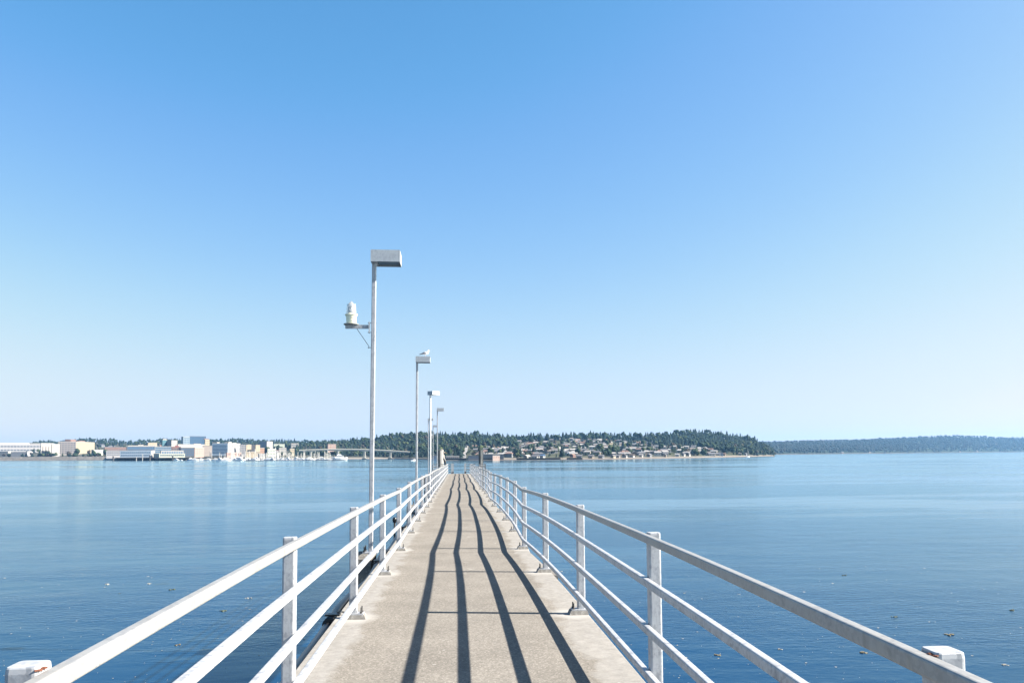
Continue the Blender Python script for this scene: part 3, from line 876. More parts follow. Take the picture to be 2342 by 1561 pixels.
for _ in range(2600):
    x = rng.uniform(-60, 860); t = rng.uniform(0.32, 1.0)
    if rng.random() > (0.9 if t > .72 else 0.32 if t > .5 else .12): continue
    specs.append((x, t, 0 if rng.random() < .5 else 1 if rng.random() < .8 else 2, rng.uniform(9, 15)))
for x in np.arange(70, 860, 3.0): specs.append((x + rng.uniform(-1.5, 1.5), rng.uniform(.94, 1.0), 0 if rng.random() < .6 else 1, rng.uniform(10, 18)))
woods('woodland', 'blue green wooded ridge behind the town buildings', CITY, specs, [L_CON, L_DEC, L_LIT, L_RED])
specs = []
for _ in range(6500):
    x = rng.uniform(1705, 2600); t = rng.uniform(0.0, 1.0) ** .8
    specs.append((x, t, 0 if rng.random() < .35 else 1, rng.uniform(11, 16)))
woods('woodland', 'forest covering the low distant hills on the right', FAR, specs, [L_FAR, L_FAR])

# single trees that stand out: (x, y of the foot, height in photo px, kind)
def px2h(px, d): return px * d / FPX
SINGLES = [
 ('CITY', 37, 1044, 8, 'dec', 'low dark leafy tree in front of the white sheds'), ('CITY', 47, 1044, 6, 'dec', 'round bush between the white sheds and the shore'),
 ('CITY', 71, 1044, 9, 'red', 'brownish tree right of the white shed roof'), ('CITY', 91, 1045, 15, 'con', 'dark conifer before the corner of the long grey works'),
 ('CITY', 105, 1045, 17, 'con', 'tall blue green conifer before the white end of the works'), ('CITY', 112, 1045, 13, 'dec', 'leafy tree right beside the tall conifer before the white works wall'),
 ('CITY', 127, 1045, 10, 'lit', 'light green tree at the right foot of the white works wall'), ('CITY', 143, 1045, 8, 'lit', 'yellow green shrub left of the cream block'),
 ('CITY', 157, 1045, 12, 'red', 'brown leaved tree before the taupe side of the cream block'), ('CITY', 178, 1043, 17, 'dec', 'big round dark tree before the cream lit wall'),
 ('CITY', 203, 1043, 14, 'red', 'brown green tree left of the pale green shed'), ('CITY', 216, 1043, 12, 'dec', 'green tree in front of the pale green shed'),
 ('CITY', 239, 1043, 15, 'lit', 'olive tree at the left end of the brick terminal'), ('CITY', 229, 1044, 7, 'red', 'orange brown bush on the embankment end'),
 ('CITY', 472, 1042, 12, 'lit', 'bright green tree left of the blue balconied hotel'), ('CITY', 465, 1040, 9, 'dec', 'dark tree by the pink building corner'),
 ('CITY', 427, 1044, 9, 'lit', 'yellow green round tree right of the white harbour building'), ('CITY', 442, 1044, 7, 'dec', 'dark low tree behind the blue hulled boat'),
 ('CITY', 497, 1040, 8, 'dec', 'dark tree at the foot of the balconied hotel'), ('CITY', 508, 1043, 8, 'lit', 'ochre tree behind the marina docks'),
 ('CITY', 531, 1016, 17, 'con', 'tall shaggy conifer rising behind the hotel'), ('CITY', 549, 1015, 15, 'con', 'pointed dark conifer right of the hotel roof'),
 ('CITY', 556, 1040, 10, 'dec', 'tree between the grey and cream apartment blocks'), ('CITY', 590, 1014, 9, 'dec', 'dark wide tree behind the cream towers'),
 ('CITY', 612, 1040, 19, 'dec', 'large round green tree right of the orange building'), ('CITY', 603, 1040, 14, 'dec', 'dark tree touching the orange building'),
 ('CITY', 634, 1037, 20, 'dec', 'dark broad tree left of the white villas'), ('CITY', 655, 1030, 17, 'dec', 'dark rounded tree right behind the white villas'),
 ('CITY', 676, 1040, 17, 'con', 'dark conifer at the left end of the bridge'), ('CITY', 662, 1044, 12, 'dec', 'leafy tree above the marina masts near the bridge end'),
 ('CITY', 673, 1008, 13, 'con', 'tall pointed skyline conifer left of the bridge'), ('CITY', 645, 1043, 10, 'lit', 'light tree above the marina masts'),
 ('HILL', 932, 1003, 14, 'con', 'slender skyline conifer just left of the second lamp post'), ('HILL', 985, 1003, 16, 'con', 'tall skyline conifer between the lamp posts'),
 ('HILL', 1214.7, 1016, 30, 'con', 'tallest dark conifer on the left skyline of the hillside'), ('HILL', 1198, 1010, 18, 'con', 'pointed conifer on the skyline left of the tallest one'),
 ('HILL', 1235.5, 1013, 26, 'con', 'broad dark conifer on the skyline'), ('HILL', 1253, 1014, 26, 'con', 'dark conifer right of the broad skyline conifer'),
 ('HILL', 1288, 1012, 26, 'con', 'leaning dark conifer high on the hillside'), ('HILL', 1316, 1003, 14, 'dec', 'rounded green skyline tree left of the round pale one'),
 ('HILL', 1331, 1002, 16, 'dec', 'round topped skyline tree'), ('HILL', 1351, 1003, 21, 'con', 'highest skyline conifer on the middle of the hillside'),
 ('HILL', 1397.5, 998, 16, 'pop', 'narrow column shaped poplar alone on the skyline'), ('HILL', 1391.5, 1004, 15, 'con', 'small pointed conifer left of the column poplar'),
 ('HILL', 1425.5, 1004, 18, 'dec', 'tall irregular skyline tree right of the poplar'), ('HILL', 1365, 997, 8, 'dec', 'low dark skyline tree left of the poplar'),
 ('HILL', 1285.5, 1047, 30, 'con', 'tall dark conifer standing alone near the beach'), ('HILL', 1221, 1041, 27, 'con', 'dark conifer halfway down on the left of the hillside'),
 ('HILL', 1247, 1035, 14, 'con', 'small conifer above the white houses by the beach'), ('HILL', 1322, 1041, 18, 'dec', 'dark round tree right of the blue roofed school'),
 ('HILL', 1342, 1026, 14, 'con', 'dark conifer among houses on the middle of the hillside'), ('HILL', 1413, 1034, 16, 'dec', 'deep green round tree on the middle of the hillside'),
 ('HILL', 1426, 1034, 27, 'con', 'tall dark tree right of the deep green round one'), ('HILL', 1444, 1020, 18, 'con', 'dark conifer high among houses'),
 ('HILL', 1470, 1022, 16, 'dec', 'broad dark tree left of the woods'), ('HILL', 1486, 1026, 14, 'dec', 'broad dark tree near the edge of the woods'),
 ('HILL', 1538, 1031, 17, 'con', 'big dark spreading conifer above the pale beach houses'), ('HILL', 1383, 1044, 14, 'dec', 'green tree above the beach, right of the field'),
 ('HILL', 1395, 1044, 13, 'dec', 'round tree just left of the white beach houses'), ('HILL', 1596, 1042, 12, 'lit', 'light green bank tree where the houses end'),
 ('HILL', 1610, 1042, 17, 'dec', 'grey green tree right of the last hillside houses'), ('HILL', 1190, 1046, 24, 'con', 'dark conifer low by the shore right of the wharf'),
 ('HILL', 1167, 1042, 26, 'con', 'dense dark conifer right of the white roofed store'), ('HILL', 1179, 1044, 25, 'con', 'second dense dark conifer right of the white roofed store'),
 ('HILL', 1035, 1034, 15, 'dec', 'round green tree above the boat ramp road'), ('HILL', 1120, 1024, 12, 'dec', 'dark tree above the right piling'),
 ('HILL', 1718, 1040, 14, 'lit', 'light green tree above the sailing boat off the point'), ('HILL', 1697, 1038, 13, 'lit', 'pale green tree on the low end of the woods'),
]
for land, x, y, hp, kind, lb in SINGLES:
    L = CITY if land == 'CITY' else HILL
    t_, d_, p = L.at_row(x, y)
    tree(kind, p, px2h(hp, d_) * 1.0, lb, None, 0.9 if kind == 'con' else 1.0)
# further single trees among the houses
cnt = 0
gnames = {'con': 'dark conifer', 'dec': 'leafy green tree', 'lit': 'light green tree', 'red': 'brownish leafy tree'}
while cnt < 130:
    x = rng.uniform(1075, 1640); t = rng.uniform(.08, .8)
    if hill_cover(x, t) > .5: continue
    kind = ['con', 'dec', 'dec', 'lit', 'red', 'con'][int(rng.integers(6))]
    h = rng.uniform(6, 12)
    tree(kind, HILL.pt(x, t), h, '%s among houses %s, %s' % (gnames[kind], zone(x), band(t)), '%ss %s, %s' % (gnames[kind], zone(x), band(t)))
    cnt += 1

for i in range(34):
    x = rng.uniform(-20, 246); kind = ['dec', 'red', 'lit', 'dec', 'con'][int(rng.integers(5))]
    t_, d_, p = CITY.at_row(x, 1045.5)
    zn = 'at the foot of the grey works' if x < 93 else 'at the foot of the white works end' if x < 136 else 'at the foot of the cream block' if x < 208 else 'by the end of the embankment'
    tree(kind, p, rng.uniform(4, 9), 'low %s %s' % (gnames[kind], zn), 'low %ss %s' % (gnames[kind], zn), 1.5)
# --- houses
def wallmat(name, c): return simple(name, c, 0.85, 0, 0.05, 0.3)
HW = {'white': wallmat('white_siding', (0.34, 0.33, 0.31)), 'cream': wallmat('cream_siding', (0.30, 0.26, 0.19)), 'grey': wallmat('grey_siding', (0.14, 0.15, 0.16)), 'tan': wallmat('tan_siding', (0.19, 0.15, 0.11)), 'blue': wallmat('blue_siding', (0.08, 0.11, 0.15)), 'red': wallmat('red_siding', (0.17, 0.08, 0.06))}
HR = {'grey': wallmat('grey_shingle', (0.105, 0.105, 0.115)), 'brown': wallmat('brown_shingle', (0.085, 0.068, 0.058)), 'pale': wallmat('pale_shingle', (0.24, 0.23, 0.225)), 'red': wallmat('reddish_shingle', (0.17, 0.105, 0.085)), 'blue': wallmat('blue_shingle', (0.05, 0.10, 0.19))}
_hm = {}
def house_mesh(w_, l_, h_, wc, rc, hip):
    key = (w_, l_, h_, wc, rc, hip)
    if key in _hm: return _hm[key]
    mb = MB(); mb.box((0, 0, h_ / 2 - 1), (l_, w_, h_ + 2))
    if not hip:
        r_ = w_ * .26
        mb.add([(-l_ / 2, -w_ / 2, h_), (-l_ / 2, w_ / 2, h_), (-l_ / 2, 0, h_ + r_), (l_ / 2, -w_ / 2, h_), (l_ / 2, w_ / 2, h_), (l_ / 2, 0, h_ + r_)], [(0, 2, 1), (3, 4, 5)])
    o = mb.build('wall', HW[wc]); wm = o.data; bpy.data.objects.remove(o)
    mb = MB(); e = .5; r_ = w_ * .26; s = l_ * .24 if hip else -e
    a, b = l_ / 2 + e, w_ / 2 + e; z0 = h_ - e * .5; k = l_ / 2 - s
    mb.add([(-a, -b, z0), (a, -b, z0), (a, b, z0), (-a, b, z0), (-k, 0, h_ + r_), (k, 0, h_ + r_), (-a, -b, z0 + .3), (a, -b, z0 + .3), (a, b, z0 + .3), (-a, b, z0 + .3), (-k, 0, h_ + r_ + .3), (k, 0, h_ + r_ + .3)],
           [(6, 7, 11, 10), (8, 9, 10, 11), (7, 8, 11), (9, 6, 10), (0, 4, 5, 1), (2, 5, 4, 3), (1, 5, 2), (3, 4, 0), (0, 1, 7, 6), (1, 2, 8, 7), (2, 3, 9, 8), (3, 0, 6, 9)])
    o = mb.build('roof', HR[rc]); rm = o.data; bpy.data.objects.remove(o)
    mb = MB(); n = int(l_ / 3.2)
    for side in (-1, 1):
        for q in range(n):
            mb.box((-l_ / 2 + (q + .5) * l_ / n, side * (w_ / 2 + .02), h_ * .55), (1.5, .08, 1.3))
        mb.box((side * (l_ / 2 + .02), 0, h_ * .55), (.08, w_ * .4, 1.3))
    o = mb.build('window_row', WINDOW); nm = o.data; bpy.data.objects.remove(o)
    _hm[key] = (wm, rm, nm); return _hm[key]
def house(p, rz, w_, l_, h_, wc, rc, label, group=None, hip=False):
    wm, rm, nm = house_mesh(w_, l_, h_, wc, rc, hip)
    root = empty('house', p, rz); wl = link('wall', wm, root); link('roof', rm, root); link('window_row', nm, wl)
    return tag(root, label, 'house', group)
# the hillside houses, in streets that follow the slope
placed = []; tries = 0
while len(placed) < 236 and tries < 12000:
    tries += 1
    x = rng.uniform(1085, 1650); t = round(rng.uniform(.07, .92) * 20) / 20 + rng.uniform(-.02, .02)
    if hill_cover(x, t) > .5: continue
    if any(abs(x - a) < 8 * (1 - .35 * t) and abs(t - b) < .030 for a, b in placed): continue
    placed.append((x, t))
    wc = ['white', 'cream', 'grey', 'tan', 'white', 'grey', 'tan', 'blue'][int(rng.integers(8))]
    rc = ['grey', 'grey', 'brown', 'pale', 'grey', 'pale', 'red'][int(rng.integers(7))]
    sz = [(5.6, 7.2, 3.8), (6, 8.6, 4.6), (5.6, 9.5, 3.4)][int(rng.integers(3))]
    lb = '%s house with %s roof %s, %s' % (wc, {'grey': 'grey', 'brown': 'brown', 'pale': 'pale', 'red': 'reddish'}[rc], zone(x), band(t))
    house(HILL.pt(x, t), -YAW + R(float(rng.choice([0, 90, 0, 20, -20]))) + rng.uniform(-.12, .12), *sz, wc, rc, lb, lb.replace(' house ', ' houses ', 1), bool(rng.random() < .4))
FIX = [  # x, foot row, length px, height px, wall, roof, label
 (1402, 1046.5, 12, 5, 'cream', 'grey', 'cream beach house right of the dark trees'), (1413, 1046, 10, 6, 'white', 'grey', 'white beach house with grey gable, third from the dark trees'),
 (1428, 1046, 15, 6, 'white', 'grey', 'long white beach house below the tall dark tree'), (1445, 1045, 14, 7, 'white', 'brown', 'large white beach house with brown roof'),
 (1466, 1044, 10, 6, 'white', 'pale', 'white beach house with pale roof standing forward'), (1485, 1044, 12, 5, 'grey', 'grey', 'grey beach house right of the large white ones'),
 (1521, 1044, 9, 4, 'cream', 'pale', 'small cream house on the beach left of the pink one'), (1549, 1043, 11, 6, 'white', 'pale', 'pinkish white house close to the beach'),
 (1563, 1042, 9, 5, 'white', 'grey', 'white gabled beach house'), (1575, 1042, 9, 4, 'white', 'grey', 'small white house at the end of the beach row'),
 (1622, 1041, 12, 6, 'white', 'red', 'white house with reddish roof under the wooded end'), (1643, 1041, 12, 6, 'white', 'grey', 'white house under the wooded end'), (1632, 1041.5, 9, 4, 'tan', 'red', 'tan house between two white ones under the wooded end'), (1656, 1041, 8, 4, 'tan', 'red', 'low tan house at the far end of the beach'), (1692, 1040, 8, 3, 'grey', 'brown', 'low brown roofed house left of the sailing boat'), (1705, 1040, 7, 3, 'grey', 'grey', 'lone grey house above the sailing boat'),
 (1240, 1046, 14, 5, 'white', 'blue', 'white house with blue grey roof near the tall lone conifer'), (1205, 1048, 16, 4, 'white', 'pale', 'low white house by the left bulkhead'), (1225, 1048, 18, 4, 'white', 'grey', 'long low white house behind the dark bulkhead'), (1262, 1036, 13, 8, 'white', 'pale', 'tall white house up the slope from the lone conifer'),
 (1277, 1028, 14, 6, 'white', 'pale', 'flat pale house behind the lone conifer'), (1240, 1034, 13, 5, 'grey', 'brown', 'grey brown house on the left of the slope'), (1305, 1042, 17, 5, 'blue', 'blue', 'long blue roofed school building right of the lone conifer'), (1303, 1032, 18, 5, 'tan', 'red', 'long red roofed building above the blue school'), (1310, 1045, 12, 4, 'red', 'red', 'small red building below the blue school'), (1325, 1047, 14, 4, 'grey', 'grey', 'grey building behind the dark wharf fence'), (1352, 1047, 14, 5, 'tan', 'grey', 'tan beach building in the middle of the shore'), (1375, 1047, 14, 4, 'grey', 'grey', 'grey beach building left of the white ones'), (1181, 1046, 6, 10, 'white', 'pale', 'narrow tall white house by the shore, left of the bulkhead'), (1145, 1030, 14, 6, 'white', 'pale', 'pale house above the white roofed store'), (1108, 1030, 12, 6, 'white', 'grey', 'white house right above the right piling'), (1128, 1020, 12, 5, 'grey', 'pale', 'pale roofed house uphill from the right piling'),
 (857, 1024.5, 10, 4, 'white', 'grey', 'white house above the bridge, left of the nearest lamp post'), (866, 1026, 9, 6, 'white', 'grey', 'white gabled house above the bridge, right of the nearest lamp post'), (834, 1024, 9, 4, 'white', 'grey', 'low white house above the bridge'), (884, 1024, 6, 4, 'cream', 'grey', 'small cream house above the bridge'), (905, 1031, 14, 4, 'white', 'grey', 'long white house above the bridge before the hillside'), (932, 1028, 10, 4, 'white', 'grey', 'white house above the bridge beside the second lamp post'), (942, 1033, 20, 5, 'grey', 'pale', 'long pale roofed hall above the bridge'), (960, 1030, 8, 8, 'white', 'grey', 'tall white house right of the second lamp post'),
 (922, 1002, 12, 4, 'white', 'red', 'pale house high on the hill left of the second lamp post'), (934, 1006, 10, 6, 'cream', 'pale', 'cream house high on the hill beside the second lamp post'), (965, 1001, 14, 4, 'tan', 'grey', 'tan roofed house high on the hill between the lamp posts'),
]
for x, y, lp, hp, wc, rc, lb in FIX:
    t_, d_, p = HILL.at_row(x, y)
    l_ = round(lp * d_ / FPX * .9, 1); h_ = round(max(3.0, hp * d_ / FPX * .75), 1)
    house(p, -YAW + R(random.choice((-18, -30, 50, 70, -10))), min(8.0, l_ * .8), l_ * .85, min(h_, 6.0) * .85, wc, rc, lb)
for _ in range(40):       # houses on the slopes behind the town
    x = rng.uniform(190, 760); t = rng.uniform(.16, .75)
    wc = ['white', 'cream', 'tan', 'grey'][int(rng.integers(4))]; rc = ['grey', 'brown', 'red', 'pale'][int(rng.integers(4))]
    zn = 'behind the brick terminal' if x < 300 else 'behind the glass terminal' if x < 420 else 'behind the hotel' if x < 560 else 'above the marina'
    lb = 'distant %s house with %s roof on the slope %s' % (wc, 'reddish' if rc == 'red' else rc, zn)
    house(CITY.pt(x, t), rng.uniform(0, 3), 10, 15, 6, wc, rc, lb, lb.replace(' house ', ' houses '))
for x, t in ((1926, .02), (1988, .03), (2194, .03), (2234, .03), (2277, .5)):
    lb = 'tiny pale house at the foot of the distant hills, %s' % ('toward their left end' if x < 2000 else 'toward the right edge')
    house(FAR.pt(x, t), .3, 7, 9, 2.6, 'tan', 'grey', lb, lb.replace(' house ', ' houses '))

# ------------------------------------------------------------------ town buildings
BW = {k: wallmat(k + '_wall', c) for k, c in {
    'white': (0.235, 0.23, 0.22), 'palegrey': (0.55, 0.53, 0.52), 'paletaupe': (0.46, 0.40, 0.36), 'paleblue': (0.40, 0.48, 0.55), 'cream': (0.26, 0.225, 0.165), 'taupe': (0.24, 0.21, 0.19), 'grey': (0.24, 0.24, 0.25), 'pink': (0.30, 0.22, 0.19), 'orange': (0.25, 0.16, 0.115),
    'brick': (0.15, 0.095, 0.08), 'glass': (0.055, 0.10, 0.16), 'teal': (0.06, 0.15, 0.16), 'dark': (0.07, 0.08, 0.10), 'palegreen': (0.30, 0.33, 0.28), 'bluegrey': (0.17, 0.22, 0.26), 'steel': (0.16, 0.19, 0.21)}.items()}
BROOF = {'white': wallmat('white_roofing', (0.34, 0.34, 0.33)), 'grey': wallmat('grey_roofing', (0.15, 0.15, 0.16)), 'red': wallmat('red_roofing', (0.18, 0.06, 0.06))}
WCOL = {'dark': WINDOW, 'blue': WINDB, 'taupe': simple('curtained_window', (0.10, 0.085, 0.08), 0.4)}
def building(label, x0, xc, x1, ytop, ybase, ang, wall, roof='grey', left=None, right=None, name='building', lw=None, land=None, d=None, extras=(), cat='building', depth=None, zbase=None, split=None):
    """x0..xc is the side face seen on the left of the near corner, xc..x1 the one on its right; ang (deg) turns the right face away from square-on.
    left/right: (rows, cols, width fill, height fill, window kind) or None"""
    land = land or CITY
    if d is None: t_, d, p = land.at_row(xc, ybase)
    else: p = gp(xc, d, 0.0)
    z0 = EYE - (ybase - horizon(xc)) * d / FPX if zbase is None else zbase
    H = (ybase - ytop) * d / FPX
    if land is not None and zbase is None: z0 = min(z0, p.z if p.z > 0 else z0)
    p.z = z0; H = EYE - (ytop - horizon(xc)) * d / FPX - z0
    a = R(ang)
    # bearing of the view ray at the corner
    br = YAW + math.atan((xc - 1171) / FPX)
    Lr = max(2.0, (x1 - xc) * d / FPX / max(.2, math.cos(a)))
    Ll = (xc - x0) * d / FPX / max(.2, math.sin(a)) if xc - x0 > 0.5 else (depth or 14.0)
    root = empty(name, p, -br + a)
    tag(root, label, cat)
    mb = MB(); mb.box((Lr / 2, Ll / 2, H / 2 - 2), (Lr, Ll, H + 4)); wo = mb.build('wall', BW[wall], root)
    mb = MB(); mb.box((Lr / 2, Ll / 2, H + .25), (Lr + .5, Ll + .5, .5)); ro = mb.build('roof', BROOF[roof], root)
    if lw:      # left face has its own colour; pale ones paint in missing sunlight
        mb = MB(); mb.box((-.12, Ll / 2, H / 2 - 1), (.24, Ll * .998, H + 2)); mb.build('side_colour', BW[lw], root)
    for face, spec in (('r', right), ('l', left)):
        if not spec: continue
        rows, cols, fw, fh, wk = spec; W_ = Lr if face == 'r' else Ll
        bw, bh = W_ * .94 / cols, (H * .90) / rows; me = None
        for i in range(rows):
            for j in range(cols):
                u = W_ * .03 + (j + .5) * bw; zc = H * .06 + (i + .5) * bh
                loc = (u, -.06, zc) if face == 'r' else (-.30 if lw else -.06, u, zc)
                if me is None:
                    mb = MB()
                    if face == 'r': mb.box((0, 0, 0), (bw * fw, .14, bh * fh))
                    else: mb.box((0, 0, 0), (.14, bw * fw, bh * fh))
                    o = mb.build('window', WCOL[wk], root, loc); me = o.data
                else: link('window', me, root, loc)
    for e in extras:       # roof boxes: (u0, u1, v0, v1 fractions, height in px, wall colour, part name)
        u0, u1, v0, v1, hp, wc, nm = e; hh = hp * d / FPX
        mb = MB(); mb.box(((u0 + u1) / 2 * Lr, (v0 + v1) / 2 * Ll, H + .5 + hh / 2), ((u1 - u0) * Lr, (v1 - v0) * Ll, hh)); mb.build(nm, BW[wc] if wc in BW else BROOF[wc], ro)
    return root
B = building
B('long grey works hall with rows of square windows at the far left', -60, -60, 93, 1016, 1044.5, 5, 'grey', 'grey', right=(3, 22, .74, .36, 'dark'), extras=((.0, 1, .55, .95, 2.2, 'palegrey', 'roof_monitor'), (.72, 1, 0, .2, 2.0, 'white', 'roof_screen')), depth=40)
B('white end block with tall narrow windows at the right end of the grey works hall', 92, 93, 118, 1014, 1044, 32, 'white', 'white', right=(1, 4, .25, .55, 'taupe'))
B('plain white block with few windows right of the tall windowed end block', 117, 118, 134, 1016, 1044, 30, 'white', 'white', right=(2, 3, .18, .12, 'taupe'))
B('white gabled tent shed with a long roof at the far left', -20, 18, 28, 1033, 1044, 58, 'white', 'white')
B('long low white roofed shed right of the white tent shed', 30, 62, 73, 1034, 1044, 62, 'grey', 'white')
B('narrow white block between the works and the cream block', 134, 134.5, 138, 1019, 1040, 20, 'white', 'grey')
B('cream block with taupe side, a grid of windows and a red penthouse', 138, 174, 213, 1010.5, 1040, 72, 'cream', 'white', left=(6, 6, .62, .5, 'dark'), right=(7, 12, .28, .3, 'taupe'), lw='paletaupe', extras=((.02, .3, .35, .65, 5, 'brick', 'penthouse'), (.2, .5, .05, .2, 2.5, 'brick', 'penthouse')))
B('pale green and white low shed by the end of the embankment', 209, 214, 233, 1029, 1042, 30, 'palegreen', 'white')
B('low brick red terminal building with tan upper wall', 238, 239, 290, 1023, 1041, 12, 'brick', 'grey', right=(2, 14, .5, .2, 'dark'))
B('grey open sided parking deck below the brick terminal', 242, 243, 288, 1030.5, 1043, 6, 'grey', 'grey', right=(3, 9, .9, .42, 'dark'), d=1330)
B('long dark glass terminal with a pale vaulted roof', 288, 289, 352, 1021, 1036, 8, 'dark', 'white', right=(2, 12, .9, .7, 'blue'), d=1560, extras=((.05, .96, .1, .9, 1.8, 'white', 'roof_vault'), (.38, .56, .3, .7, 3.6, 'white', 'roof_vault')))
B('long dark glass building continuing right of the vaulted terminal', 352, 353, 412, 1021.5, 1037, 8, 'steel', 'white', right=(3, 10, .92, .5, 'blue'), d=1570)
B('pale blue ferry terminal with rows of blue windows and a white end wall', 281, 346, 353, 1031, 1043, 70, 'white', 'white', left=(2, 14, .7, .36, 'blue'), lw='paleblue', d=1300, zbase=5.5)
B('two storey white harbour building with rows of wide windows', 352, 364, 419, 1038, 1045.5, 14, 'palegreen', 'white', right=(1, 12, .78, .55, 'dark'), d=1275, zbase=5.5)
B('white upper storey with sloped roof on the harbour building', 366, 368, 416, 1031, 1038, 10, 'white', 'white', right=(1, 9, .7, .6, 'blue'), d=1290, zbase=8)
B('tan flat topped block above the vaulted terminal', 336, 338, 357, 1012.5, 1030, 20, 'cream', 'grey', d=1900)
B('slim glass tower with a domed white top', 369, 371, 381, 1006.5, 1030, 20, 'teal', 'white', right=(6, 3, .6, .5, 'blue'), d=1800, extras=((.1, .9, .1, .9, 2.2, 'white', 'dome'),))
B('pink block right of the slim glass tower', 381, 382, 391, 1010, 1030, 20, 'pink', 'grey', right=(5, 3, .5, .4, 'taupe'), d=1820)
B('white stepped tower block with small windows', 391, 391.5, 404, 1007.5, 1030, 38, 'white', 'white', right=(5, 4, .3, .3, 'taupe'), d=1800)
B('grey glass tower with white balconies left of the big blue glass block', 414, 418, 432, 999, 1035, 20, 'bluegrey', 'white', right=(8, 4, .6, .5, 'blue'), d=1720)
B('big dark blue glass office block, the tallest in the town', 432, 433, 468, 998, 1035, 6, 'glass', 'grey', right=(8, 8, .92, .72, 'blue'), d=1740)
B('narrow cream tower against the right side of the blue glass block', 467, 468.5, 478, 1005, 1035, 32, 'cream', 'grey', right=(5, 3, .4, .4, 'taupe'), d=1730, extras=((-.3, .8, .1, .9, 1.6, 'brick', 'parapet'),))
B('wide white convention building with a flat bright front', 404, 406, 465, 1016.5, 1035, 34, 'white', 'white', d=1560, extras=((.6, .85, .2, .8, 1.5, 'pink', 'roof_gable'),))
B('taupe windowless block below the narrow cream tower', 463, 464, 488, 1019.5, 1042, 10, 'taupe', 'grey', d=1470)
B('dark fronted shop row right of the harbour building', 404, 413, 446, 1024, 1044, 6, 'dark', 'white', right=(3, 8, .45, .7, 'blue'), d=1440)
B('pink and cream five storey corner building facing the sun', 444, 445, 465, 1024, 1043, 34, 'pink', 'white', right=(4, 5, .35, .32, 'dark'), d=1400)
B('red roofed dark low block left of the shop row', 391, 392, 412, 1022, 1044, 8, 'brick', 'red', right=(2, 4, .5, .5, 'dark'), d=1480, extras=((.4, .75, .2, .8, 2.2, 'red', 'red_gable'),))
B('blue grey hotel with balcony bands on its left side and a bright right side', 487, 521, 549, 1014, 1039, 70, 'white', 'white', left=(7, 1, .98, .48, 'blue'), right=(7, 7, .46, .34, 'blue'), lw='paleblue', d=1340, extras=((.1, .35, .05, .3, 3.2, 'white', 'roof_box'), (.0, .2, .7, 1, 2.6, 'white', 'roof_box'), (.5, .8, .1, .5, 1.5, 'white', 'roof_box')))
B('pinkish podium with a broad ramp below the balconied hotel', 517, 519, 550, 1035, 1043, 20, 'pink', 'white', right=(1, 9, .4, .5, 'dark'), d=1300)
B('dark grey apartment block between the hotel and the cream towers', 548, 549, 562, 1017, 1040, 6, 'grey', 'grey', right=(5, 4, .45, .5, 'dark'), d=1370)
B('left cream tower of the twin apartment blocks', 562, 563, 574, 1017, 1037, 34, 'cream', 'grey', right=(5, 2, .25, .3, 'taupe'), d=1340)
B('dark recessed middle of the twin cream apartment blocks', 573, 574, 585, 1018.5, 1037, 4, 'dark', 'grey', right=(5, 3, .6, .4, 'taupe'), d=1352)
B('right cream tower of the twin apartment blocks', 583, 584.5, 594, 1017.5, 1037, 34, 'cream', 'grey', right=(5, 2, .25, .3, 'taupe'), d=1340)
B('arcaded cream podium below the twin apartment towers', 561, 562.5, 593, 1033, 1042, 12, 'cream', 'white', right=(2, 10, .4, .32, 'taupe'), d=1310)
B('small orange fronted building right of the cream towers', 592, 593, 604, 1024.5, 1040, 20, 'orange', 'white', right=(3, 3, .7, .2, 'taupe'), d=1400)
B('dark glass and white block on the rise above the orange building', 593, 610, 623, 1009.5, 1035, 50, 'white', 'grey', left=(6, 6, .7, .6, 'blue'), lw='steel', d=1650)
B('pale green low block right of the orange building', 611, 612, 630, 1026.5, 1042, 30, 'palegreen', 'white', right=(2, 5, .5, .4, 'dark'), d=1420)
B('flat white roofed hall on the slope above the marina', 664, 666, 682, 1014, 1022, 15, 'white', 'white', right=(1, 6, .5, .4, 'dark'), d=1950)
B('low white hall on the slope right of the glass and white block', 624, 626, 650, 1015.5, 1024, 10, 'palegreen', 'white', d=1950)
B('white villa with many windows above the marina', 637, 638, 654, 1024, 1036, 20, 'white', 'grey', right=(2, 5, .4, .4, 'dark'), d=1500)
B('white villa right of the large tree, above the marina', 661, 663, 673, 1026, 1038, 25, 'cream', 'grey', right=(2, 3, .4, .4, 'dark'), d=1480)
B('pink apartment building on the slope above the bridge', 748, 750, 768, 1015.5, 1030, 16, 'pink', 'grey', right=(3, 5, .5, .3, 'taupe'), d=1500, land=HILL)
B('white blockhouse at the marina shore', 590, 592, 606, 1038, 1046, 12, 'white', 'white', right=(1, 4, .5, .4, 'dark'), d=1255)
# Manette side, along the water
B('long dark waterfront wharf building left of the right piling', 1070, 1071, 1096, 1042, 1050, 4, 'dark', 'grey', right=(2, 8, .5, .3, 'blue'), land=HILL, d=885, zbase=1.2)
B('long low store with a bright white roof right of the right piling', 1103, 1105, 1152, 1038.5, 1050, 3, 'dark', 'white', right=(1, 10, .7, .5, 'dark'), land=HILL, d=892, zbase=1.2)
B('pinkish tan boxy building at the right end of the white roofed store', 1126, 1127, 1143, 1042, 1050, 28, 'pink', 'white', right=(1, 3, .3, .3, 'taupe'), land=HILL, d=872, zbase=1.2)
B('low green and tan roofed sheds below the end of the bridge', 1018, 1020, 1050, 1043, 1049, 5, 'taupe', 'white', right=(1, 6, .6, .4, 'dark'), land=HILL, d=905, zbase=1.2)
B('blue fronted boat shed by the shore between the lamp posts', 988, 989, 1000, 1042, 1049, 5, 'glass', 'grey', right=(1, 3, .5, .5, 'dark'), land=HILL, d=930, zbase=1.2)

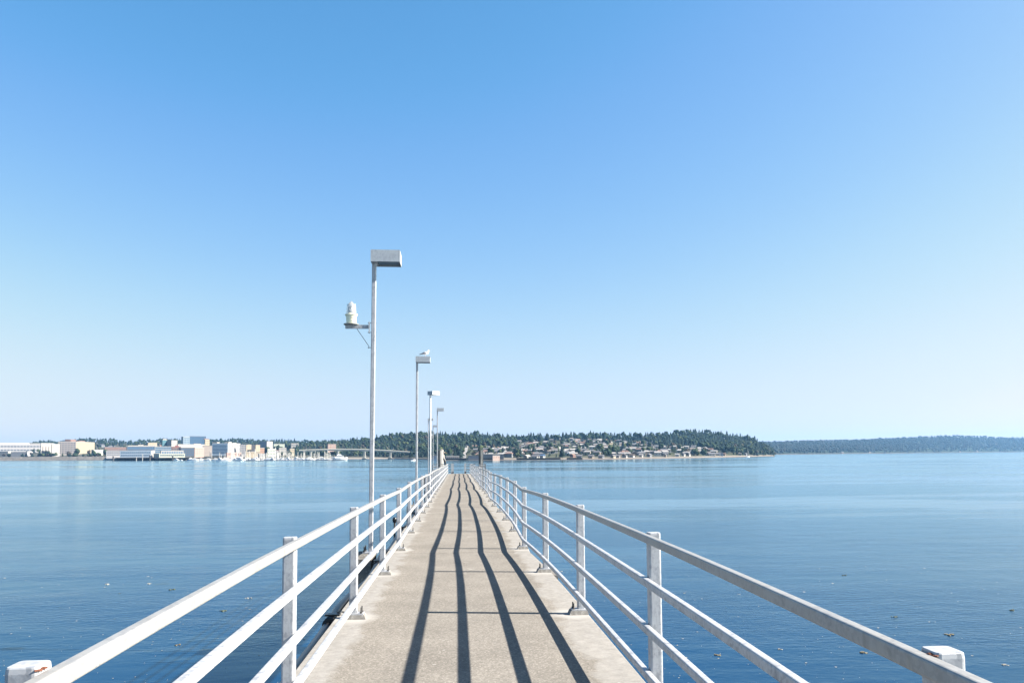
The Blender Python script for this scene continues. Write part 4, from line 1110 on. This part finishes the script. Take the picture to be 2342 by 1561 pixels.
# --- piled wharf under the harbour buildings
root = empty('wharf', gp(345, 1262, 0)); W = tuple(root.location)
tag(root, 'dark timber wharf on many piles under the harbour buildings', 'wharf')
mb = MB()
for x0, x1, d0, z in ((264, 352, 1240, 5.0), (352, 431, 1232, 4.6)):
    a, b = gp(x0, d0), gp(x1, d0); c, e = gp(x1, d0 + 90), gp(x0, d0 + 90)
    mb.add([(q.x, q.y, z) for q in (a, b, c, e)] + [(q.x, q.y, z - 1.0) for q in (a, b, c, e)], [(0, 1, 2, 3), (7, 6, 5, 4), (0, 4, 5, 1), (1, 5, 6, 2), (2, 6, 7, 3), (3, 7, 4, 0)])
mb.build('wharf_deck', simple('weathered_timber', (0.10, 0.09, 0.085), 0.9), root, world=W)
TIM = simple('tarred_timber', (0.028, 0.027, 0.028), 0.8)
pm_ = MB(); pm_.cyl((0, 0, -3), (0, 0, 4.0), .45, n=7); po = pm_.build('pile', TIM, root); pile_me = po.data; first = True
for i in range(60):
    x = 266 + 164 * i / 59 + random.uniform(-.8, .8); q = gp(x, 1242 + (i % 3) * 14)
    loc = (q.x - W[0], q.y - W[1], 0)
    if first: po.location = loc; first = False
    else: link('pile', pile_me, root, loc)
mb = MB()
for i in range(26):
    x = 266 + 164 * i / 25; q = gp(x, 1290); mb.box((q.x, q.y, 2.2), (5.5, .6, 4.4), -YAW)
mb.build('cross_brace', TIM, root, world=W)
# tall white dolphins and mooring piles
dol = None
for x, y0, hh, lb in ((259, 1043, 8, 'dark mooring dolphin at the left end of the wharf'), (312, 1046, 7, 'white banded mooring dolphin in front of the wharf'), (326, 1040, 12, 'dark mooring dolphin below the white end wall'), (343, 1041, 12, 'dark mooring dolphin left of the harbour building'), (395, 1042, 10, 'dark mooring dolphin right under the harbour building'), (480.5, 1033, 20, 'tall white mooring pile at the left end of the marina'), (484, 1035, 18, 'second tall white mooring pile at the left end of the marina')):
    d_ = 1215; q = gp(x, d_); top = EYE - (y0 - horizon(x)) * d_ / FPX
    root = empty('mooring_pile', (q.x, q.y, 0)); tag(root, lb, 'mooring pile')
    w_ = 'white' in lb
    mb = MB(); mb.cyl((0, 0, -2), (0, 0, top), .75 if w_ else 1.3, .6 if w_ else 1.1, 8); mb.build('shaft', BW['white'] if w_ else TIM, root)
    mb = MB(); mb.cyl((0, 0, top), (0, 0, top + 1.0), .9, .15, 8); mb.build('cap', BW['white'], root)
# embankment at the far left
mb = MB(); rings = []
for i in range(56):
    x = -60 + i * (322 / 55); d0 = CITY.shore(x) - 26
    prof = [(0, -2), (3, .6), (9, 2.6), (15, 5.0), (20, 6.6), (34, 6.9)]
    if x > 248: prof = [(a, b * max(.12, (262 - x) / 14)) for a, b in prof]
    rings.append([gp(x, d0 + a + rng.uniform(-.8, .8), b + rng.uniform(-.4, .4) if 0 < b < 6 else b) for a, b in prof])
n = 6
for r in rings: mb.v += [tuple(q) for q in r]
for i in range(len(rings) - 1):
    for j in range(n - 1):
        a = i * n + j; mb.f.append([a, a + n, a + n + 1, a + 1]); mb.mi.append(0); mb.sm.append(False)
tag(mb.build('rock_embankment', simple('riprap', (0.125, 0.115, 0.10), 0.95, 0, .3, .35)), 'grey rubble embankment along the water at the far left', kind='structure')
# dark bulkhead walls on the right shore
for x0, x1, h_, d_, lb in ((1181, 1282, .9, 862, 'dark timber bulkhead wall along the shore left of the lone conifer'), (1296, 1332, .8, 868, 'short dark bulkhead wall right of the lone conifer'), (1000, 1066, 1.1, 886, 'low dark seawall below the bridge end'), (1096, 1130, 1.0, 880, 'dark wharf face below the white roofed store')):
    a, b = gp(x0, d_), gp(x1, d_); root = empty('bulkhead', ((a.x + b.x) / 2, (a.y + b.y) / 2, 0), math.atan2(b.y - a.y, b.x - a.x)); tag(root, lb, 'sea wall')
    L_ = (b - a).length
    mb = MB(); mb.box((0, 0, 1.0 + h_ / 2), (L_, .8, h_ + 1)); mb.build('wall', TIM, root)
    mb = MB(); mb.box((0, -.1, 1.55 + h_), (L_ + .2, 1.3, .16)); mb.build('cap_board', simple('grey_board', (.16, .15, .14), .9), root)
# the road that climbs the hill
mb = MB(); rings = []
for i in range(20):
    t_ = .04 + i * .62 / 19; x = 1060 + 10 * t_ * 1.4; q = HILL.pt(x, t_); rings.append([(q.x - 2.6, q.y, q.z + .9), (q.x + 2.6, q.y, q.z + .9)])
for r in rings: mb.v += r
for i in range(19): mb.f.append([2 * i, 2 * i + 1, 2 * i + 3, 2 * i + 2]); mb.mi.append(0); mb.sm.append(False)
tag(mb.build('hill_road', simple('pale_road', (0.20, 0.19, 0.18), 0.95, 0, .06, .05)), 'pale straight road climbing the hillside between the two pilings', kind='structure')
# boat ramp wedge
a = gp(1052, 888); root = empty('boat_ramp', (a.x, a.y, 0), -YAW); tag(root, 'pale grey green sloping boat ramp at the foot of the hill road', 'ramp')
mb = MB(); mb.add([(-1, 0, -.4), (10, 0, 3.8), (10, 12, 3.8), (-1, 12, -.4), (10, 0, -1), (10, 12, -1)], [(0, 1, 2, 3), (0, 4, 1), (3, 2, 5), (1, 4, 5, 2)]); mb.build('slab', BW['palegreen'], root)
mb = MB(); mb.box((4.5, -.15, 2.0), (11.5, .25, .35)); o = mb.build('kerb', PALE, root); o.rotation_euler = (0, -math.atan2(4.2, 11), 0); o.location = (0, 0, -.1)

# ------------------------------------------------------------------ the bridge
BC = wallmat('bridge_concrete', (0.50, 0.47, 0.40))
root = empty('road_bridge', gp(830, 1090, 0)); W = tuple(root.location)
tag(root, 'long low concrete road bridge on paired columns, crossing the inlet', 'bridge')
bd = interp([(684, 1215), (940, 1245), (1000, 1180), (1042, 1080)])
br_ = interp([(684, 1029.5), (712, 1028.5), (774, 1027), (835, 1027.6), (894, 1030.4), (949, 1034), (1000, 1037.3), (1042, 1040)])
def bpt(x, off=0.0):
    d_ = bd(x); return gp(x, d_ + off, EYE - (br_(x) - horizon(x)) * d_ / FPX)
piers_x = [712, 774, 835, 894, 949, 998]
def haunch(x):
    m_ = min(abs(x - q) for q in piers_x); return 1.3 + 1.3 * max(0, 1 - m_ / 15)
for nm, z0, z1, o0, o1, mt_ in (('deck', 0, -.55, 0, 11, BC), ('parapet', 1.0, 0.02, -.35, 0, BC), ('parapet', 1.0, 0.02, 11, 11.35, BC)):
    mb = MB(); rings = []
    for x in np.arange(684, 1043, 4.0):
        a, b = bpt(x, o0), bpt(x, o1); rings.append([(a.x, a.y, a.z + z0), (a.x, a.y, a.z + z1), (b.x, b.y, a.z + z1), (b.x, b.y, a.z + z0)])
    mb.loft(rings); mb.build(nm, mt_, root, world=W)
mb = MB(); rings = []
for x in np.arange(684, 1043, 2.0):
    a, b = bpt(x, 1.6), bpt(x, 9.4); h_ = haunch(x); rings.append([(a.x, a.y, a.z - .56), (a.x, a.y, a.z - .56 - h_), (b.x, b.y, a.z - .56 - h_), (b.x, b.y, a.z - .56)])
mb.loft(rings); mb.build('girder', BC, root, world=W)
for x in piers_x:
    a = bpt(x, 2.8); zt = a.z - .56 - 2.55
    mb = MB(); mb.box((a.x, a.y + 3, zt + .3), (2.2, 10, .8), -YAW); pc = mb.build('pier_cap', BC, root, world=W)
    for off in (0.4, 6.4):
        b = bpt(x, off); mb = MB(); mb.box((b.x + (0 if off < 1 else -1.9), b.y, zt / 2 - 1.1), (1.5, 1.3, zt + 2), -YAW); mb.build('column', BC, root, world=W)
    mb = MB(); mb.box((a.x - .8, a.y, .8), (6.4, 11, 1.9), -YAW); mb.build('fender', TIM, root, world=W)
    mb = MB(); mb.box((a.x - .8, a.y, 2.2), (5.0, 9, .9), -YAW); mb.build('footing', BC, root, world=W)
lp = None
for i, x in enumerate(np.arange(700, 1040, 21.0)):
    a = bpt(float(x), 11.1)
    if lp is None:
        mb = MB(); mb.cyl((0, 0, 0.9), (0, 0, 8), .12, n=5); mb.cyl((0, 0, 8), (0, -2, 8.3), .09, n=5); o = mb.build('lamp_standard', BW['grey'], root, (a.x - W[0], a.y - W[1], a.z)); lp = o.data
    else: link('lamp_standard', lp, root, (a.x - W[0], a.y - W[1], a.z))

# ------------------------------------------------------------------ marina and boats
HULLW = simple('white_hull', (0.62, 0.62, 0.62), 0.35, 0, .03, .5); HULLB = simple('blue_hull', (0.04, 0.13, 0.27), 0.35, 0, .05, .5)
MAST = simple('mast_metal', (0.5, 0.48, 0.44), 0.5); CANV = simple('blue_canvas', (0.04, 0.07, 0.15), 0.8)
def hull_mb(L_, w_, f_):
    mb = MB(); rings = []
    for u, k, sheer in ((-.5, .72, 0), (-.3, .95, -.03), (0, 1, -.02), (.25, .82, .08), (.42, .42, .2), (.5, .04, .28)):
        x = u * L_; h_ = f_ * (1 + sheer); b = w_ / 2 * k
        rings.append([(x, -b, h_), (x - (.03 * L_ if u > .4 else 0), -b * .75, -.3), (x - (.03 * L_ if u > .4 else 0), b * .75, -.3), (x, b, h_)])
    mb.loft(rings); return mb
def proto(kind):
    """parts of a boat as (name, mesh, [(sub name, mesh)])"""
    P = []
    def keep(nm, mb, mt_, subs=()):
        o = mb.build(nm, mt_); me = o.data; bpy.data.objects.remove(o); P.append((nm, me, list(subs)))
    def sub(nm, mb, mt_):
        o = mb.build(nm, mt_); me = o.data; bpy.data.objects.remove(o); return (nm, me)
    if kind == 'sail':
        keep('hull', hull_mb(10, 3.1, 1.15), HULLW)
        mb = MB(); mb.box((-.3, 0, 1.35), (4.2, 1.9, .55), top=.85); w_ = MB(); w_.box((-.3, 0, 1.4), (3.4, 2.0, .18)); keep('cabin', mb, HULLW, [sub('window', w_, WINDOW)])
        mb = MB(); mb.cyl((.8, 0, 1.2), (.8, 0, 14.5), .40, .32, 6); mb.box((.8, 0, 8.5), (.08, 1.8, .08)); keep('mast', mb, MAST)
        mb = MB(); mb.cyl((.8, 0, 2.6), (-3.6, 0, 2.5), .22, .14, 6); keep('furled_sail', mb, CANV)
        mb = MB(); mb.cyl((.8, 0, 14.2), (4.9, 0, 1.4), .07, .09, 5); keep('forestay', mb, MAST)
    elif kind == 'motor':
        keep('hull', hull_mb(12, 3.9, 1.7), HULLW)
        mb = MB(); mb.box((-.6, 0, 2.5), (6.6, 3.1, 1.7), top=.84); w_ = MB(); w_.box((-.5, 0, 2.75), (5.6, 2.98, .55), top=.96); keep('cabin', mb, HULLW, [sub('window', w_, WINDOW)])
        mb = MB(); mb.box((-1.2, 0, 3.75), (3.8, 2.3, .8), top=.8); keep('flybridge', mb, HULLW)
        mb = MB(); mb.cyl((-1.6, 0, 4.1), (-1.8, 0, 6.4), .08, n=5); mb.box((-1.8, 0, 5.6), (.7, 1.2, .12)); keep('radar_mast', mb, MAST)
    else:
        keep('hull', hull_mb(8, 2.7, 1.1), HULLW)
        mb = MB(); mb.box((.2, 0, 1.6), (3.2, 2.0, 1.2), top=.8); w_ = MB(); w_.box((.25, 0, 1.85), (2.7, 1.95, .4)); keep('cabin', mb, HULLW, [sub('window', w_, WINDOW)])
        mb = MB(); mb.box((-2.0, 0, 2.2), (2.0, 2.2, .1)); keep('canopy', mb, CANV)
    return P
PROT = {k: proto(k) for k in ('sail', 'motor', 'small')}
def boat(kind, x, d_, rz, s, label, group=None, hullmat=None, zs=1.0):
    nm = {'sail': 'sailing_boat', 'motor': 'motor_yacht', 'small': 'motor_boat'}[kind]
    q = gp(x, d_, 0); root = empty(nm, q, rz); root.scale = (s, s, s * zs)
    for n_, me, subs in PROT[kind]:
        o = link(n_, me if not (n_ == 'hull' and hullmat) else hullmat, root)
        for sn, sm_ in subs: link(sn, sm_, o)
    return tag(root, label, {'sail': 'sailing boat', 'motor': 'motor yacht', 'small': 'motor boat'}[kind], group)
bh = hull_mb(12, 3.9, 1.7).build('hull', HULLB); BHULL = bh.data; bpy.data.objects.remove(bh)
def mz(x):
    for lim, s in ((545, 'at the left end of the marina'), (600, 'below the cream apartment towers'), (660, 'in the middle of the marina'), (720, 'near the left end of the bridge'), (999, 'at the right end of the marina')):
        if x < lim: return s
side = -YAW
boat('motor', 438, 1180, side + .2, .95, 'blue hulled motor yacht left of the marina', None, BHULL)
boat('motor', 447, 1165, side + .1, .85, 'white motor yacht beside the blue hulled one')
boat('sail', 529.5, 1100, side, 1.15, 'large white ketch with a tall mast, below the hotel'); boat('sail', 541, 1105, side, 1.2, 'large white yacht with the tallest mast below the hotel')
boat('motor', 548, 1085, side, 1.35, 'long low white motor yacht below the two tall masts')
boat('sail', 581.5, 1120, side, 1.12, 'white yacht with a tall mast below the cream apartment podium')
boat('sail', 628, 1095, side, 1.25, 'white yacht with the tallest mast in the middle of the marina')
boat('sail', 560, 1300 - 180, side, .9, 'white yacht with a slim mast below the dark grey apartment block')
boat('motor', 779, 1068, side + .15, 1.5, 'large white tug like motor vessel at the right tip of the marina', None, None, 1.25)
boat('sail', 741, 1080, side, .85, 'sailing boat with its mast left of the three close masts'); boat('sail', 744, 1095, side, .75, 'sailing boat in the close trio of masts near the tip of the marina'); boat('sail', 748, 1075, side, .95, 'sailing boat with the tallest of the close trio of masts')
boat('sail', 1710, 1190, side + .3, .72, 'small white sailing boat off the wooded point, alone on the water')
boat('small', 947.5, 860, 0.4, .95, 'small white motor boat on the water beside the second lamp post')
for i in range(64):
    x = 566 + 192 * rng.random(); 
    if i < 8: x = 500 + rng.uniform(0, 60)
    sc = rng.uniform(.55, .95)
    boat('sail', x, rng.uniform(1085, 1200), side + rng.uniform(-.3, .3) + (math.pi if rng.random() < .5 else 0), sc, 'white sailing boat with bare mast %s' % mz(x), 'sailing boats moored %s' % mz(x), None, rng.uniform(.8, 1.15))
for i in range(52):
    x = rng.uniform(498, 770); k = 'motor' if rng.random() < .6 else 'small'
    boat(k, x, rng.uniform(1070, 1170), side + rng.uniform(-.5, .5) + (math.pi if rng.random() < .5 else 0), rng.uniform(.7, 1.1), 'white %s %s' % ('motor yacht' if k == 'motor' else 'small motor boat', mz(x)), '%s moored %s' % ('motor yachts' if k == 'motor' else 'small motor boats', mz(x)))
for i, x in enumerate((404, 414, 462, 470, 478, 489, 494)):
    boat('small' if i % 2 else 'motor', x, 1195, side + rng.uniform(-.3, .3), .8, 'white boat at the docks right of the wharf, %s' % (['leftmost of the row', 'second of the row', 'third of the row', 'fourth of the row', 'fifth of the row', 'sixth of the row', 'rightmost of the row'][i]))
# floating breakwater and dock fingers
for x0, x1, d_, h_, nm, lb in ((560, 792, 1050, .55, 'floating_breakwater', 'long low grey floating breakwater in front of the marina'), (452, 497, 1205, 1.5, 'floating_dock', 'dark green edged floating dock left of the marina'), (500, 780, 1130, .5, 'floating_dock', 'pale floating dock behind the first row of moored boats')):
    a, b = gp(x0, d_), gp(x1, d_); root = empty(nm, ((a.x + b.x) / 2, (a.y + b.y) / 2, 0), math.atan2(b.y - a.y, b.x - a.x)); tag(root, lb, 'dock')
    L_ = (b - a).length; mb = MB(); mb.box((0, 0, h_ / 2 - .3), (L_, 4.5, h_ + .6)); mb.build('pontoon', BW['grey'] if h_ < 1 else TIM, root)
    mb = MB(); mb.box((0, 0, h_ + .06), (L_ + .3, 4.8, .11)); mb.build('deck', BW['taupe'], root)
    mb = MB(); mb.cyl((0, 0, -2), (0, 0, 3.6), .3, n=6); o = None
    for k in range(max(2, int(L_ / 16))):
        loc = (-L_ / 2 + 4 + k * 16, 2.6, 0)
        if o is None: o = mb.build('guide_pile', TIM, root, loc)
        else: link('guide_pile', o.data, root, loc)

# ------------------------------------------------------------------ things afloat near the pier
KELP = simple('kelp', (0.055, 0.060, 0.022), 0.6, 0, .3, 8); FOAM = simple('foam', (0.32, 0.30, 0.26), 0.8, 0, .2, 8); REED = simple('dry_eelgrass', (0.17, 0.14, 0.08), 0.8, 0, .3, 8)
def wpt(x, y): return at(x, y, EYE * 1.0 / max(1e-6, -((F_ + R_ * ((x - 1171) / FPX) + U_ * ((CY - y) / FPX)).z)) * (F_ + R_ * ((x - 1171) / FPX) + U_ * ((CY - y) / FPX)).dot(FH))
def blob(r, L_, w_, n=9):
    return [(L_ / 2 * math.cos(2 * math.pi * j / n) * r.uniform(.5, 1.25), w_ / 2 * math.sin(2 * math.pi * j / n) * r.uniform(.5, 1.25)) for j in range(n)]
for x, y, wpx, kind, lb in ((508, 1396, 28, 'k', 'dark green kelp clump afloat left of the second left post'), (395, 1347, 22, 'k', 'brown kelp clump afloat above the left top rail'), (409, 1474, 18, 'r', 'yellowish weed patch afloat below the left top rail'), (136, 1389, 9, 'k', 'small dark kelp scrap near the left edge'), (275, 1356, 8, 'k', 'small dark kelp scrap left of the brown clump'), (265, 1414, 8, 'k', 'small dark kelp scrap below the brown clump'), (353, 1446, 16, 'r', 'pale weed patch just left of the yellowish one'), (567, 1367, 18, 'f', 'foam patch afloat left of the first left post'), (340, 1334, 16, 'f', 'foam streak afloat above the brown kelp clump'), (245, 1335, 16, 'f', 'foam streak afloat in the left water'), (10, 1321, 12, 'f', 'white foam scrap at the left edge'),
        (2046, 1410, 18, 'k', 'dark kelp clump afloat above the right top rail'), (2318, 1395, 26, 'k', 'green kelp clump afloat near the right edge'), (1930, 1315, 16, 'k', 'small green kelp clump far out on the right'), (2180, 1451, 46, 'r', 'long pale eelgrass drift right above the near right post'), (1642, 1497, 24, 'r', 'pale weed drift below the right top rail'), (1784, 1484, 16, 'f', 'foam scrap between the right rails'), (1690, 1358, 12, 'f', 'white foam scrap right of the first right post'), (1564, 1355, 12, 'f', 'white foam scrap just right of the first right post'), (1660, 1389, 9, 'k', 'tiny green kelp scrap right of the first right post'), (1980, 1491, 32, 'r', 'tan weed drift left of the near right post'), (2300, 1520, 20, 'f', 'foam patch right of the near right post')):
    q = wpt(x, y); Lm = .78 * wpx * q.y / FPX; r = random.Random(int(x * 7 + y))
    root = empty('floating_weed' if kind != 'f' else 'foam_patch', (q.x, q.y, 0.0)); tag(root, lb, 'seaweed' if kind != 'f' else 'foam')
    mb = MB()
    for k in range(5 if wpx > 12 else 2):
        o_ = blob(r, Lm * r.uniform(.2, .45), Lm * r.uniform(.12, .45)); cx_, cy_ = r.uniform(-.42, .42) * Lm, r.uniform(-.25, .25) * Lm
        zt = .008 + .006 * k
        mb.loft([[(cx_ + a, cy_ + b, -.03) for a, b in o_], [(cx_ + a * .9, cy_ + b * .9, zt) for a, b in o_]])
    mb.build('clump', {'k': KELP, 'r': REED, 'f': FOAM}[kind], root)
V, Fc = [], []
for _ in range(420):
    x = rng.uniform(-100, 2450); y = 1290 + 300 * rng.random() ** .8
    q = wpt(x, y); s_ = rng.uniform(.5, 1.6) * q.y / FPX * 1.2 * (0.7 if rng.random() < .7 else 1.4)
    if -1.9 < q.x < 1.6: continue
    n_ = 5; b = len(V)
    for j in range(n_):
        a = 2 * math.pi * j / n_; k = rng.uniform(.6, 1.2); V.append((q.x + s_ * 1.3 * k * math.cos(a), q.y + s_ * k * 1.2 * math.sin(a), .008))
    V.append((q.x, q.y, .014))
    for j in range(n_): Fc.append((b + j, b + (j + 1) % n_, b + n_))
tag(link('floating_specks', arrmesh('floating_specks', V, Fc, [FOAM])), 'pale leaf and foam specks scattered on the water', kind='stuff')

# ------------------------------------------------------------------ air
mt = bpy.data.materials.new('haze_air'); mt.use_nodes = True; t = mt.node_tree
for n in list(t.nodes):
    if n.type != 'OUTPUT_MATERIAL': t.nodes.remove(n)
pv = t.nodes.new('ShaderNodeVolumePrincipled'); out = [n for n in t.nodes if n.type == 'OUTPUT_MATERIAL'][0]
pv.inputs['Color'].default_value = (0.23, 0.50, 0.87, 1)
pv.inputs['Density'].default_value = HAZE_DENSITY = 6.4e-5
pv.inputs['Anisotropy'].default_value = 0.3
t.links.new(pv.outputs[0], out.inputs['Volume'])
mb = MB(); mb.box((0, 2750, 71), (W0 * 2 + 200, 7800, 156))
hz = mb.build('haze', mt); tag(hz, 'thin blue sea air', kind='stuff')
